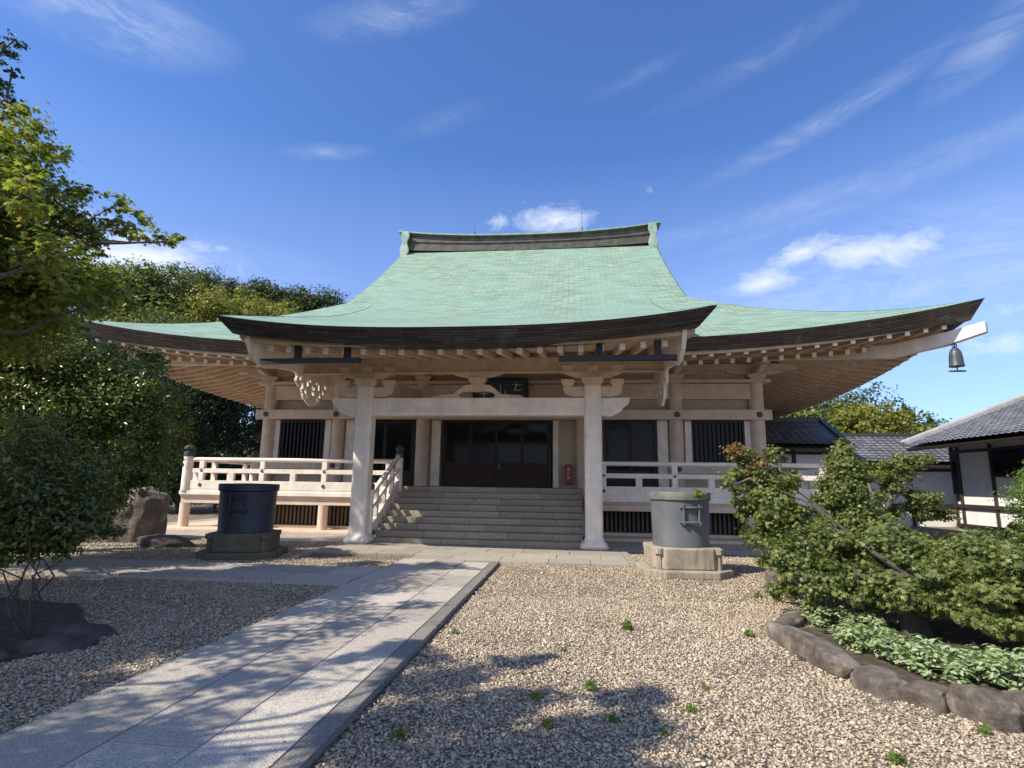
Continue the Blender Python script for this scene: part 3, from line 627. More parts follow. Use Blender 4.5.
for sx in (-1, 1):                                 # boards under the edge and over the lower rafters
    for s, z0, z1, row in ((.30, -.30, -.40, 0), (1.78, .06, .17, 1)):
        fb = MB(); xs = [4.9 + (EH - s - 4.9) * j / 30 for j in range(31)]
        f = (lambda x: (E_(x / EH) if row == 0 else cz(1.8, x / EH, 1)))
        fb.grid([[(XC + sx * x, Y0 + s, f(x) + z0) for x in xs], [(XC + sx * x, Y0 + s, f(x) + z1) for x in xs], [(XC + sx * x, Y0 + s + .09, f(x) + z1 + .0) for x in xs]]); fb.uv = None; obj('eave_board', fb, M['soffit'], HP)
        fb = MB(); ys = [-(ED - s) + 2 * (ED - s) * j / 60 for j in range(61)]
        g2 = (lambda y: (E_(y / ED) if row == 0 else cz(1.8, y / ED, 1)))
        fb.grid([[(XC + sx * (EH - s), YM + y, g2(y) + z0) for y in ys], [(XC + sx * (EH - s), YM + y, g2(y) + z1) for y in ys], [(XC + sx * (EH - s - .09), YM + y, g2(y) + z1) for y in ys]]); fb.uv = None; obj('eave_board', fb, M['soffit'], HP)
rest = MB(); rest_end = MB(); cnt = 21
def add_rafter(P, t, row, lim, own):
    s0 = .4 if row == 0 else 1.72; s1 = min(lim, 2.1 if row == 0 else 4.7)
    if s1 < s0 + .15: return
    p, q = P(s0, cz(s0, t, row)), P(s1, cz(s1, t, row)); d = (Vector(q) - Vector(p)).normalized() * .006
    if own:
        rafter_part(MB().bar(p, q, .12, .14), MB().bar(Vector(p) - d, Vector(p) + d * .3, .116, .136))
    else: rest.bar(p, q, .12, .14); rest_end.bar(Vector(p) - d, Vector(p) + d * .3, .116, .136)
for sx in (-1, 1):
    for k in range(17):
        a = 5.3 + k * .455
        for row in (0, 1):
            own = cnt < 76; 
            if EH - a < (.6 if row == 0 else 1.9): continue
            add_rafter(lambda s, z: (XC + sx * a, Y0 + s, z), a / EH, row, EH - a, own); cnt += own
    k = 0; y = ED - .6
    while y > -ED + .6:
        for row in (0, 1):
            if ED - abs(y) < (.6 if row == 0 else 1.9): continue
            own = cnt < 99 and k < 14 and row == (0 if sx > 0 else 1); add_rafter(lambda s, z: (XC + sx * (EH - s), YM - y, z), y / ED, row, ED - abs(y), own); cnt += own
        k += 1; y -= .455
o = obj('rafter', rest, M['soffit'], HP); o['kind'] = 'stuff'; o = obj('rafter_end', rest_end, M['white_end'], o); o['kind'] = 'stuff'
for sx in (-1, 1):
    for sy in (-1, 1):
        hr = MB(); e = []
        a = Vector((XC + sx * (EH - .0), YM + sy * (ED + .0), 0)); dn = Vector((-sx, -sy, 0)).normalized()
        for s, z, h in ((.05, 5.66, .27), (.9, 5.50, .34), (2.2, 5.38, .36), (6.4, 6.0, .36)):
            c = a + dn * s; sd = Vector((-dn.y, dn.x, 0)) * .11; e.append([c + sd + Vector((0, 0, z - h / 2)), c - sd + Vector((0, 0, z - h / 2)), c - sd + Vector((0, 0, z + h / 2)), c + sd + Vector((0, 0, z + h / 2))])
        hr.grid([r + [r[0]] for r in e]); hr.uv = None; hr.add(e[0], [(0, 1, 2, 3)]); obj('hip_rafter', hr, M['cream_pale'], HP)

# porch: pillars, beams, brackets, strut
for sx in (-1, 1):
    x = XC + sx * 2.975; y = 14.35; w = .215
    def octo(w, c): return [(-w + c, -w), (w - c, -w), (w, -w + c), (w, w - c), (w - c, w), (-w + c, w), (-w, w - c), (-w, -w + c)]
    pm = MB(); pm.prism([(x + a, y + b) for a, b in octo(w, .05)], 'z', .2, 4.05)
    p = obj('porch_pillar', pm, M['cream_pale'], HP, bevel=.006)
    pbm = MB(); prof = [(.30, .045), (.335, .09), (.335, .14), (.29, .20), (.235, .25), (.215, .33)]; vs = []; fs = []
    for r, z in prof:
        for a, b in octo(r, r * .3): vs.append((x + a, y + b, z))
    for i in range(len(prof) - 1):
        for k in range(8): fs.append((i * 8 + k, i * 8 + (k + 1) % 8, (i + 1) * 8 + (k + 1) % 8, (i + 1) * 8 + k))
    fs += [tuple(range(7, -1, -1)), tuple(len(prof) * 8 - 8 + k for k in range(8))]; pbm.add(vs, fs); obj('pillar_base', pbm, M['cream_pale'], p, smooth=True)
    # bracket stack on the pillar
    bk = MB(); bk.prism([(x - .19, 4.05), (x + .19, 4.05), (x + .27, 4.17), (x + .27, 4.27), (x - .27, 4.27), (x - .27, 4.17)], 'y', y - .25, y + .25)
    bk.prism([(x - .75, 4.46), (x - .75, 4.40), (x - .45, 4.27), (x + .45, 4.27), (x + .75, 4.40), (x + .75, 4.46)], 'y', y - .09, y + .09)
    for q in (-.62, 0, .62): bk.prism([(x + q - .10, 4.44), (x + q + .10, 4.44), (x + q + .15, 4.52), (x + q + .15, 4.6), (x + q - .15, 4.6), (x + q - .15, 4.52)], 'y', y - .135, y + .135)
    obj('bracket', bk, M['cream'], HP, bevel=.01)
    # smaller wing brackets beside the pillar
    for q in (-1, 1):
        wb = MB(); xo = x + q * .62; wb.prism([(x + q * .21, 3.78), (x + q * .5, 3.78), (x + q * .68, 3.84), (x + q * .74, 3.95), (x + q * .74, 4.05), (x + q * .21, 4.05)], 'y', y - .07, y + .07)
        wb.prism([(xo - .11, 4.05), (xo + .11, 4.05), (xo + .17, 4.14), (xo + .17, 4.24), (xo - .17, 4.24), (xo - .17, 4.14)], 'y', y - .12, y + .12); obj('bracket', wb, M['cream'], HP, bevel=.01)
lb = MB(); x0, x1 = XC - 2.76, XC + 2.76
lb.box(x0, x1, 14.2, 14.5, 3.30, 3.75); lb.box(x0 + .3, x1 - .3, 14.185, 14.2, 3.375, 3.39)
beam = obj('porch_beam', lb, M['cream_pale'], HP, bevel=.012)
for sx in (-1, 1):
    xb = XC + sx * 3.19; q = sx
    ns = MB(); ns.prism([(xb, 3.30), (xb + q * .22, 3.28), (xb + q * .36, 3.34), (xb + q * .50, 3.42), (xb + q * .56, 3.52), (xb + q * .66, 3.58), (xb + q * .72, 3.72), (xb + q * .70, 3.75), (xb, 3.75)], 'y', 14.24, 14.46)
    for c0, rr in (((xb + q * .27, 3.50), .13), ((xb + q * .27, 3.50), .075), ((xb + q * .45, 3.6), .05)):
        ns.tube([(c0[0] + rr * math.cos(a), 14.235, c0[1] + rr * math.sin(a)) for a in [i * .45 for i in range(11)]], .012, 5)
    obj('beam_nose', ns, M['cream_pale'], beam, bevel=.008)
fs_ = MB()                                          # frog-leg strut, with block and boat arm above
def frog(s): return [(XC + s * .12, 4.12), (XC + s * .34, 4.10), (XC + s * .50, 3.98), (XC + s * .62, 3.86), (XC + s * .95, 3.84), (XC + s * 1.18, 3.80), (XC + s * 1.28, 3.755), (XC + s * .42, 3.755), (XC + s * .48, 3.84), (XC + s * .40, 3.90), (XC + s * .28, 3.92), (XC + s * .12, 3.93)]
for s in (-1, 1): fs_.prism(frog(s), 'y', 14.27, 14.43)
fs_.box(XC - .13, XC + .13, 14.26, 14.44, 3.92, 4.13)
fs_.prism([(XC - .15, 4.13), (XC + .15, 4.13), (XC + .23, 4.22), (XC + .23, 4.3), (XC - .23, 4.3), (XC - .23, 4.22)], 'y', 14.22, 14.48)
fs_.prism([(XC - .75, 4.44), (XC - .55, 4.36), (XC - .3, 4.3), (XC + .3, 4.3), (XC + .55, 4.36), (XC + .75, 4.44)], 'y', 14.28, 14.42)
obj('frog_leg_strut', fs_, M['cream'], HP, bevel=.012)
pu = MB(); pu.box(XC - 4.75, XC + 4.75, 14.25, 14.45, 4.42, 4.83); pu.box(XC - 4.75, XC + 4.75, 14.19, 14.25, 4.405, 4.45)
obj('porch_purlin', pu, M['soffit'], HP, bevel=.01)
for sx in (-1, 1):
    x = XC + sx * 2.975; obj('tie_beam', MB().prism([(14.55, 3.9), (19.2, 4.35), (19.2, 4.75), (16.5, 4.55), (14.55, 4.2)], 'x', x - .1, x + .1), M['cream'], HP, bevel=.01)
for sx in (-1, 1):                                  # bargeboards with pierced pendants
    x = XC + sx * 4.78; bb = MB()
    bot = [(11.55, 4.66), (11.75, 4.40), (12.1, 4.22), (12.45, 4.20), (12.9, 4.30), (13.8, 4.40), (15.2, 4.72), (17.0, 5.05), (19.2, 5.45)]
    topb = [(19.2, 5.95), (17, 5.60), (15.2, 5.25), (13.8, 5.05), (12.4, 4.85), (11.55, 4.80)]
    bb.prism(bot + topb, 'x', x - .045, x + .045); brg = obj('bargeboard', bb, M['cream_pale'], HP, bevel=.008)
    pd = MB(); NX, NZ = 56, 40; cell = {}; 
    holes = [(-.62, 4.10, .06, .09), (.62, 4.10, .06, .09), (-.35, 4.22, .05, .10), (.35, 4.22, .05, .10), (0, 4.12, .13, .05), (0, 3.97, .12, .05), (-.42, 3.98, .05, .07), (.42, 3.98, .05, .07), (-.3, 3.85, .04, .05), (.3, 3.85, .04, .05), (-.75, 4.28, .07, .05), (.75, 4.28, .07, .05), (.18, 4.3, .05, .05), (-.18, 4.3, .05, .05)]
    def inside(u, z):
        if z > 4.78: return False
        w = 1.25 * ((z - 3.62) / 1.0) ** .62 * (1 + .10 * math.sin(z * 17)) if z > 3.62 else 0
        if abs(u) > w: return False
        return not any(((u - a) / c) ** 2 + ((z - b) / d) ** 2 < 1 for a, b, c, d in holes)
    du, dz = 2.7 / NX, 1.2 / NZ
    vid = {}
    def vv(i, j, side):
        key = (i, j, side)
        if key not in vid: vid[key] = len(pd.v); pd.v.append((x + side * .035, 14.85 - 1.35 + i * du, 3.6 + j * dz))
        return vid[key]
    on = [[inside(-1.35 + (i + .5) * du, 3.6 + (j + .5) * dz) for j in range(NZ)] for i in range(NX)]
    for i in range(NX):
        for j in range(NZ):
            if not on[i][j]: continue
            pd.f.append((vv(i, j, -1), vv(i, j + 1, -1), vv(i + 1, j + 1, -1), vv(i + 1, j, -1))); pd.f.append((vv(i, j, 1), vv(i + 1, j, 1), vv(i + 1, j + 1, 1), vv(i, j + 1, 1)))
            for di, dj, a, b in ((-1, 0, (i, j), (i, j + 1)), (1, 0, (i + 1, j + 1), (i + 1, j)), (0, -1, (i + 1, j), (i, j)), (0, 1, (i, j + 1), (i + 1, j + 1))):
                ii, jj = i + di, j + dj
                if not (0 <= ii < NX and 0 <= jj < NZ and on[ii][jj]): pd.f.append((vv(*a, -1), vv(*b, -1), vv(*b, 1), vv(*a, 1)))
    obj('carved_pendant', pd, M['cream_pale'], brg)
for x0, x1 in ((-7.05, -4.72), (-.33, 2.12)):      # dark gutters under the porch eave
    gt = MB(); gt.box(x0, x1, 11.72, 11.86, 4.17, 4.28); gt.box(x0 + .03, x1 - .03, 11.74, 11.84, 4.28, 4.285)
    for q in (.35, .85):
        xx = x0 + (x1 - x0) * q; gt.box(xx - .07, xx + .07, 11.84, 11.93, 4.2, 4.62)
    obj('rain_gutter', gt, M['black'], HP, bevel=.01)

# body of the hall -------------------------------------------------------
wall = MB(); YB = YM * 2 - YF
wall.box(XC - 8.53, XC - 8.12, YF + .12, YF + .3, .11, 5.0); wall.box(XC + 8.12, XC + 8.53, YF + .12, YF + .3, .11, 5.0)
for sx in (-1, 1):
    a, b = sorted((XC + sx * 8.12, XC + sx * 6.38)); wall.box(a, b, YF + .12, YF + .3, 1.1, 2.28); wall.box(a, b, YF + .12, YF + .3, 3.75, 5.0)
    a, b = sorted((XC + sx * 6.38, XC + sx * 5.3)); wall.box(a, b, YF + .12, YF + .3, 1.1, 5.0)
    inner = 3.05 if sx < 0 else 3.5
    a, b = sorted((XC + sx * 5.3, XC + sx * inner)); wall.box(a, b, YF + .12, YF + .3, 3.75, 5.0)
    a, b = sorted((XC + sx * inner, XC + sx * 2.5)); wall.box(a, b, YF + .12, YF + .3, 1.1, 5.0)
wall.box(XC - 2.5, -4.66, YF + .12, YF + .3, 1.46, 5.0); wall.box(-.76, XC + 2.5, YF + .12, YF + .3, 1.46, 5.0); wall.box(-4.66, -.76, YF + .12, YF + .3, 3.78, 5.0)
obj('front_wall', wall, M['panel'], HP)
sw = MB()
for sx in (-1, 1): a, b = sorted((XC + sx * 8.45, XC + sx * 8.3)); sw.box(a, b, YF + .3, YB, 1.1, 5.0)
sw.box(XC - 8.4, XC + 8.4, YB - .15, YB, 1.1, 5.0); obj('side_wall', sw, M['panel'], HP)
iv = MB(); iv.box(XC - 8.2, XC + 8.2, YF + 1.6, YF + 1.7, 1.1, 5.0); iv.box(XC - 8.29, XC + 8.29, YF + .31, YB - .2, 5.0, 5.1); iv.box(XC - 8.29, XC + 8.29, YF + .31, YF + 1.6, 1.0, 1.1); obj('interior', iv, M['inside'], HP)
def column(x, y, zb=.11):
    c = MB(); c.lathe((x, y, 0), [(.235, zb), (.235, 5.0)], 28); return obj('column', c, M['cream'], HP, smooth=True)
cols = [-8.53, -5.9, -2.8, 2.8, 5.9, 8.53]
for dx in cols: column(XC + dx, YF)
for sx in (-1, 1):
    for k in range(1, 7): column(XC + sx * 8.53, YF + k * (YB - YF) / 6)
def nageshi(name, z0, z1, rose=True):
    nb = MB(); nb.box(XC - 8.93, XC + 8.93, YF - .30, YF - .12, z0, z1)
    for sx in (-1, 1): a, b = sorted((XC + sx * 8.65, XC + sx * 8.83)); nb.box(a, b, YF - .12, YB + .3, z0, z1)
    o = obj(name, nb, M['cream'], HP, bevel=.012)
    if rose:
        for dx in cols:
            if abs(dx) < 3: continue
            r = MB(); y = YF - .30; zc = (z0 + z1) / 2; x = XC + dx
            r.tube([(x, y + .0, zc), (x, y - .035, zc), (x, y - .05, zc)], [.095, .095, .05], 14); obj('rosette', r, M['cap'], o)
    return o
nageshi('lintel_beam', 3.75, 4.08)
for sx in (-1, 1):
    a, b = sorted((XC + sx * 8.93, XC + sx * 5.62)); o = obj('sill_beam', MB().box(a, b, YF - .30, YF - .12, 1.98, 2.26), M['cream'], HP, bevel=.012)
for dx in (-8.53, -5.9, 5.9, 8.53):
    r = MB(); x = XC + dx; r.tube([(x, YF - .30, 2.12), (x, YF - .335, 2.12), (x, YF - .35, 2.12)], [.09, .09, .05], 14); obj('rosette', r, M['cap'], o)
cp = MB(); cp.box(XC - 8.95, XC + 8.95, YF - .33, YF + .3, 5.0, 5.1)
for sx in (-1, 1): a, b = sorted((XC + sx * 8.2, XC + sx * 8.86)); cp.box(a, b, YF + .3, YB + .3, 5.0, 5.1)
cp.box(XC - 8.5, XC + 8.5, YF - .12, YF + .12, 4.46, 4.98)
obj('head_beam', cp, M['cream'], HP, bevel=.01)
ws = MB()                                           # upper brackets and eave purlin
pm = MB(); pm.box(XC - 9.9, XC + 9.9, YF - .14, YF + .14, 5.46, 5.66)
for sx in (-1, 1): a, b = sorted((XC + sx * 8.39, XC + sx * 8.67)); pm.box(a, b, YF - 1.3, YB + 1, 5.47, 5.67)
for sx in (-1, 1): a, b = sorted((XC + sx * 8.3, XC + sx * 8.4)); pm.box(a, b, YF + .2, YB, 5.1, 6.1)
pm.box(XC - 8.3, XC + 8.3, YF + .05, YF + .12, 5.1, 6.3)
obj('eave_purlin', pm, M['cream'], HP, bevel=.01)
for dx in cols:
    x = XC + dx; b = MB()
    b.prism([(x - .19, 5.1), (x + .19, 5.1), (x + .29, 5.2), (x + .29, 5.3), (x - .29, 5.3), (x - .29, 5.2)], 'y', YF - .3, YF + .2)
    b.prism([(x - .95, 5.455), (x - .95, 5.38), (x - .6, 5.30), (x + .6, 5.30), (x + .95, 5.38), (x + .95, 5.455)], 'y', YF - .12, YF + .12)
    b.prism([(YF - 1.05, 5.45), (YF - 1.05, 5.38), (YF - .65, 5.28), (YF + .1, 5.28), (YF + .1, 5.45)], 'x', x - .1, x + .1)
    b.box(x - .13, x + .13, YF - 1.0, YF - .76, 5.45, 5.58)
    obj('bracket', b, M['cream'], HP, bevel=.012)
# jamb strips
def jamb(*b): obj('jamb', MB().box(*b), M['cream_pale'], HP, bevel=.008)
for sx in (-1, 1):
    for o0, o1 in ((8.11, 8.3), (6.18, 6.4), (5.28, 5.62)):
        a, b = sorted((XC + sx * o0, XC + sx * o1)); jamb(a, b, YF - .02, YF + .12, (2.26 if o0 > 6 else 1.2), 3.75)
jamb(-5.0, -4.68, YF - .0, YF + .12, 1.46, 3.75); jamb(-.74, -.55, YF + .0, YF + .12, 1.46, 3.75); jamb(-4.68, -.74, YF - .02, YF + .12, 3.75, 3.83)
for sx in (-1, 1):                                  # lattice windows
    a, b = sorted((XC + sx * 8.11, XC + sx * 6.4)); w = MB()
    w.box(a, b, YF + .0, YF + .08, 3.66, 3.75); w.box(a, b, YF + .0, YF + .08, 2.28, 2.34); w.box(a, a + .07, YF + .0, YF + .08, 2.34, 3.66); w.box(b - .07, b, YF, YF + .08, 2.34, 3.66)
    wf = obj('lattice_window', w, M['black'], HP, bevel=.004); lt = MB()
    for k in range(11): xx = a + .07 + (b - a - .14) * (k + .5) / 11; lt.bar((xx, YF + .03, 2.34), (xx, YF + .03, 3.66), .055, .055)
    obj('lattice', lt, M['black'], wf); gl = MB(); gl.box(a + .07, b - .07, YF + .09, YF + .1, 2.3, 3.7); obj('pane', gl, M['glass'], wf)
def doorset(x0, x1, z0, z1, leaves, nm, rail=.42, handle=False):
    d = MB(); d.box(x0, x1, YF + .0, YF + .1, z1 - .1, z1); d.box(x0, x0 + .1, YF, YF + .1, z0, z1 - .1); d.box(x1 - .1, x1, YF, YF + .1, z0, z1 - .1)
    fo = obj(nm, d, M['black'], HP, bevel=.004); w = (x1 - x0 - .2) / leaves
    for k in range(leaves):
        a = x0 + .1 + k * w; b = a + w; zp = z0 + (z1 - z0) * rail; lf = MB(); lf.box(a + .004, a + .06, YF + .02, YF + .07, z0, z1 - .1); lf.box(b - .06, b - .004, YF + .02, YF + .07, z0, z1 - .1); lf.box(a + .06, b - .06, YF + .02, YF + .07, zp - .05, zp); lf.box(a + .06, b - .06, YF + .02, YF + .07, z0, z0 + .08)
        l = obj('door_leaf', lf, M['red_wood'], fo); g_ = MB(); g_.box(a + .05, b - .05, YF + .04, YF + .05, zp, z1 - .1); obj('pane', g_, M['glass'], fo)
        q = MB(); q.box(a + .05, b - .05, YF + .035, YF + .055, z0 + .08, zp - .05); obj('door_panel', q, M['red_wood'], fo)
    if handle:
        c = (x0 + x1) / 2 + .12; q = MB(); q.box(c - .04, c + .04, YF - .01, YF + .02, 2.05, 2.25); obj('handle', q, M['lid'], fo, bevel=.005)
    return fo
doorset(-4.62, -.80, 1.46, 3.75, 4, 'entrance_door', .36, True)
doorset(XC - 5.28, XC - 3.05, 1.22, 3.75, 2, 'side_door', .3); doorset(XC + 3.5, XC + 5.28, 1.22, 3.75, 2, 'side_door', .3)

# veranda ----------------------------------------------------------------
VX = 9.9; VY = 16.85
vf = MB()
for sx in (-1, 1):
    a, b = sorted((XC + sx * VX, XC + sx * 2.78)); vf.box(a, b, VY, YF + .1, 1.10, 1.22)
    a, b = sorted((XC + sx * VX, XC + sx * 8.3)); vf.box(a, b, YF + .1, YB + 1.2, 1.10, 1.22)
vf.box(XC - VX, XC + VX, YB + 1.2, YB + 2.4, 1.10, 1.22); obj('veranda_floor', vf, M['cream_pale'], HP, bevel=.01)
for sx in (-1, 1):
    vb = MB(); a, b = sorted((XC + sx * (VX - .02), XC + sx * 2.8)); vb.box(a, b, VY + .1, VY + .28, .84, 1.03); vb.box(a, b, VY + .06, VY + .34, 1.03, 1.10)
    a, b = sorted((XC + sx * (VX - .1), XC + sx * (VX - .28))); vb.box(a, b, VY + .28, YB + 1.4, .84, 1.10); obj('veranda_beam', vb, M['cream'], HP, bevel=.01)
for sx in (-1, 1):
    for ox in (9.78, 7.45, 5.2):
        c = MB(); x = XC + sx * ox; c.lathe((x, VY + .2, 0), [(.15, .11), (.15, .84)], 20); obj('veranda_post', c, M['cream'], HP, smooth=True)
    for k in range(1, 8):
        c = MB(); c.lathe((XC + sx * 9.7, VY + .2 + k * 2.9, 0), [(.15, .11), (.15, .84)], 16); obj('veranda_post', c, M['cream'], HP, smooth=True)
for sx in (-1, 1):
    sl_ = MB(); n = int((9.6 - 2.95) / .13)
    for k in range(n):
        x = XC + sx * (2.95 + .13 * k)
        if sx < 0 and x < -10.3: continue
        sl_.box(x - .035, x + .035, VY + .62, VY + .66, .2, .95)
    obj('underfloor_slats', sl_, M['dark_slat'], HP)
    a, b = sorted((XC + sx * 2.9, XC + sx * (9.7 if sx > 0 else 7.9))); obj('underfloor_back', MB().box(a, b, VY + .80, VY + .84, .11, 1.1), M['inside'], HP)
    a, b = sorted((XC + sx * 2.8, XC + sx * (9.7 if sx > 0 else 7.9))); obj('sill', MB().box(a, b, VY + .5, VY + .72, .11, .2), M['cream'], HP, bevel=.008)
# stairs
stz = .162
for k in range(9):
    y = 14.55 + .3 * k; yb = y + .34 if k < 8 else YF + .12; s = MB(); x = XC - 2.72; edges = []
    while x < XC + 2.72 - .02:
        e = min(XC + 2.72, x + random.uniform(.8, 1.5)); e = XC + 2.72 if XC + 2.72 - e < .4 else e; s.box(x + .003, e - .003, y, yb, stz * k + .004, stz * (k + 1) - .003); x = e
    obj('step', s, M['step'], HP, bevel=.006)
un = MB()
for k in range(9): un.box(XC - 2.7, XC + 2.7, 14.6 + .3 * k, 14.9 + .3 * k if k < 8 else YF, 0, stz * (k + 1) - .02)
obj('stair_core', un, M['granite_dark'], HP)
for sx in (-1, 1): a, b = sorted((XC + sx * 2.70, XC + sx * 2.79)); obj('landing_side', MB().box(a, b, VY + .2, YF, .11, 1.458), M['cream'], HP)
# railings
def giboshi(parent, x, y, z0, z1, r=.125):
    p = MB(); p.lathe((x, y, 0), [(r, z0), (r, z1)], 20); o = obj('railing_post', p, M['cream_pale'], parent, smooth=True)
    c = MB(); c.lathe((x, y, z1), [(r * 1.05, -.01), (r * 1.1, .06), (r * 1.1, .13), (r * .8, .15), (r * .75, .18), (r * 1.12, .22), (r * 1.15, .28), (r * .8, .34), (r * .3, .38), (.01, .42)], 20); obj('post_cap', c, M['cap'], o, smooth=True); return o
def rail_run(parent, p0, p1, nb, skip_end=False):
    (xa, ya), (xb, yb) = p0, p1; L = math.hypot(xb - xa, yb - ya); ux, uy = (xb - xa) / L, (yb - ya) / L
    P = lambda s, z: (xa + ux * s, ya + uy * s, z)
    m = MB(); m.tube([P(0, 2.2), P(L, 2.2)], .066, 12); obj('top_rail', m, M['cream_pale'], parent, smooth=True)
    m = MB(); m.bar(P(0, 1.85), P(L, 1.85), .10, .135); obj('middle_rail', m, M['cream_pale'], parent, bevel=.006)
    m = MB(); m.bar(P(0, 1.41), P(L, 1.41), .12, .27); m.bar(P(0, 1.25), P(L, 1.25), .10, .05); obj('bottom_rail', m, M['cream_pale'], parent, bevel=.006)
    for k in range(nb + 1):
        s = min(L - .25, .45 + (L - .7) * k / nb)
        if k % 2 == 0:
            m = MB(); m.bar(P(s, 1.53), P(s, 1.79), .16, .13); m.bar(P(s, 1.91), P(s, 2.15), .16, .13); o = obj('baluster', m, M['cream_pale'], parent, bevel=.006)
            nx, ny = uy, -ux
            for z, r in ((1.85, .04), (1.41, .055)):
                if r == .055 and (k // 2) % 2: continue
                st = MB(); c = P(s, z); hw = .05 if r == .04 else .06; a = (c[0] + nx * hw, c[1] + ny * hw, z); b = (c[0] + nx * (hw + .02), c[1] + ny * (hw + .02), z); st.tube([a, b], r, 10); obj('stud', st, M['cap'], o)
        else:
            m = MB(); m.bar(P(s, 1.53), P(s, 1.79), .18, .11); obj('baluster', m, M['cream_pale'], parent, bevel=.006)
for sx, lab in ((-1, None), (1, None)):
    rl = obj('veranda_railing', MB().box(*sorted((XC + sx * 2.95, XC + sx * 9.75)), VY + .04, VY + .16, 1.22, 1.235), M['cream_pale'], HP)
    if sx < 0: rail_run(rl, (XC - 9.7, VY + .1), (XC - 2.9, VY + .1), 6)
    else: rail_run(rl, (XC + 2.9, VY + .1), (XC + 9.7, VY + .1), 6)
    giboshi(rl, XC + sx * 9.75, VY + .1, 1.22, 2.3, .15); giboshi(rl, XC + sx * 9.75, 20.7, 1.22, 2.3, .13)
    if sx < 0: rail_run(rl, (XC - 9.75, 20.6), (XC - 9.75, VY + .3), 3)
    else: rail_run(rl, (XC + 9.75, VY + .3), (XC + 9.75, 20.6), 3)
    # stair railing
    xs_ = XC + (-2.83 if sx < 0 else 2.98); sr = obj('stair_railing', MB().prism([(14.5, .05), (14.75, .05), (17.0, 1.3), (17.0, 1.62), (16.8, 1.62), (14.5, .36)], 'x', xs_ - .06, xs_ + .06), M['cream_pale'], HP, bevel=.008)
    giboshi(sr, xs_, 14.55, .05, 1.38, .115); giboshi(sr, xs_, 16.98, 1.2, 2.32, .115)
    for z, w, h in ((1.22, .10, .11), (.86, .09, .10)):
        obj('sloping_rail', MB().bar((xs_, 14.62, z), (xs_, 16.9, z + 1.13), w, h), M['cream_pale'], sr, bevel=.006)
    for k in range(3): y = 15.1 + k * .62; z = .36 + (y - 14.5) * .545; obj('baluster', MB().bar((xs_, y, z), (xs_, y, z + .72), .10, .12), M['cream_pale'], sr, bevel=.005)
    st = MB(); st.tube([(xs_ - .085, 14.8, .28), (xs_ + .085, 14.8, .28)], .055, 10); obj('stud', st, M['cap'], sr)

# plaque over the entrance ------------------------------------------------
plq = thing('name_board', 'dark teal name board with pale brushed characters hung above the entrance', 'sign', (XC, YF - .45, 4.15))
m = MB(); m.add([(XC - .92, YF - .35, 4.15), (XC + .92, YF - .35, 4.15), (XC + .92, YF - .62, 5.05), (XC - .92, YF - .62, 5.05), (XC - .92, YF - .29, 4.17), (XC + .92, YF - .29, 4.17), (XC + .92, YF - .56, 5.07), (XC - .92, YF - .56, 5.07)],
                [(0, 1, 2, 3), (7, 6, 5, 4), (0, 4, 5, 1), (1, 5, 6, 2), (2, 6, 7, 3), (3, 7, 4, 0)]); obj('board', m, M['plaque'], plq)
fr = MB()
def pq(u, v, d=.02): return (XC + u, YF - .35 - .30 * v - d * .957, 4.15 + v - d * .287)
for a, b in (((-.92, 0), (.92, 0)), ((-.92, .94), (.92, .94)), ((-.92, 0), (-.92, .94)), ((.92, 0), (.92, .94))): fr.bar(pq(*a), pq(*b), .09, .07)
obj('frame', fr, M['black'], plq, bevel=.008)
ch = MB()
for strokes in ([(-.72, .62, -.42, .70), (-.58, .80, -.58, .2), (-.74, .45, -.40, .47), (-.70, .2, -.44, .24)], [(-.0, .78, -.0, .28), (-.17, .58, -.15, .28), (.17, .6, .17, .26), (-.17, .28, .18, .28)],
                [(.42, .76, .74, .74), (.58, .82, .5, .6), (.44, .56, .72, .58), (.46, .42, .74, .40), (.6, .42, .52, .22), (.50, .24, .72, .18)]):
    for a, b, c, d in strokes: ch.tube([pq(a, b), pq((a + c) / 2 + .01, (b + d) / 2, .035), pq(c, d)], [.008, .018, .010], 5)
obj('lettering', ch, M['white'], plq)
# fire extinguisher box
fx = thing('fire_extinguisher_box', 'small red fire extinguisher box fixed beside the entrance door', 'fire extinguisher', (-.22, YF - .06, 1.56))
m = MB(); m.box(-.33, -.11, YF - .1, YF + .1, 1.58, 2.24); obj('cabinet', m, M['red'], fx, bevel=.03)
try:
    for i, c in enumerate('消火器'):
        cu = bpy.data.curves.new('lettering', 'FONT'); cu.body = c; cu.size = .11; cu.align_x = 'CENTER'; cu.extrude = .002; to = bpy.data.objects.new('lettering', cu); COL.objects.link(to)
        bpy.context.view_layer.update(); me = bpy.data.meshes.new_from_object(to); bpy.data.objects.remove(to); me.materials.clear(); me.materials.append(M['white'])
        o = bpy.data.objects.new('lettering', me); COL.objects.link(o); o.parent = fx; o.location = (0, -.045, .48 - i * .14); o.rotation_euler = (R(90), 0, 0)
except Exception as ex: print('text', ex)
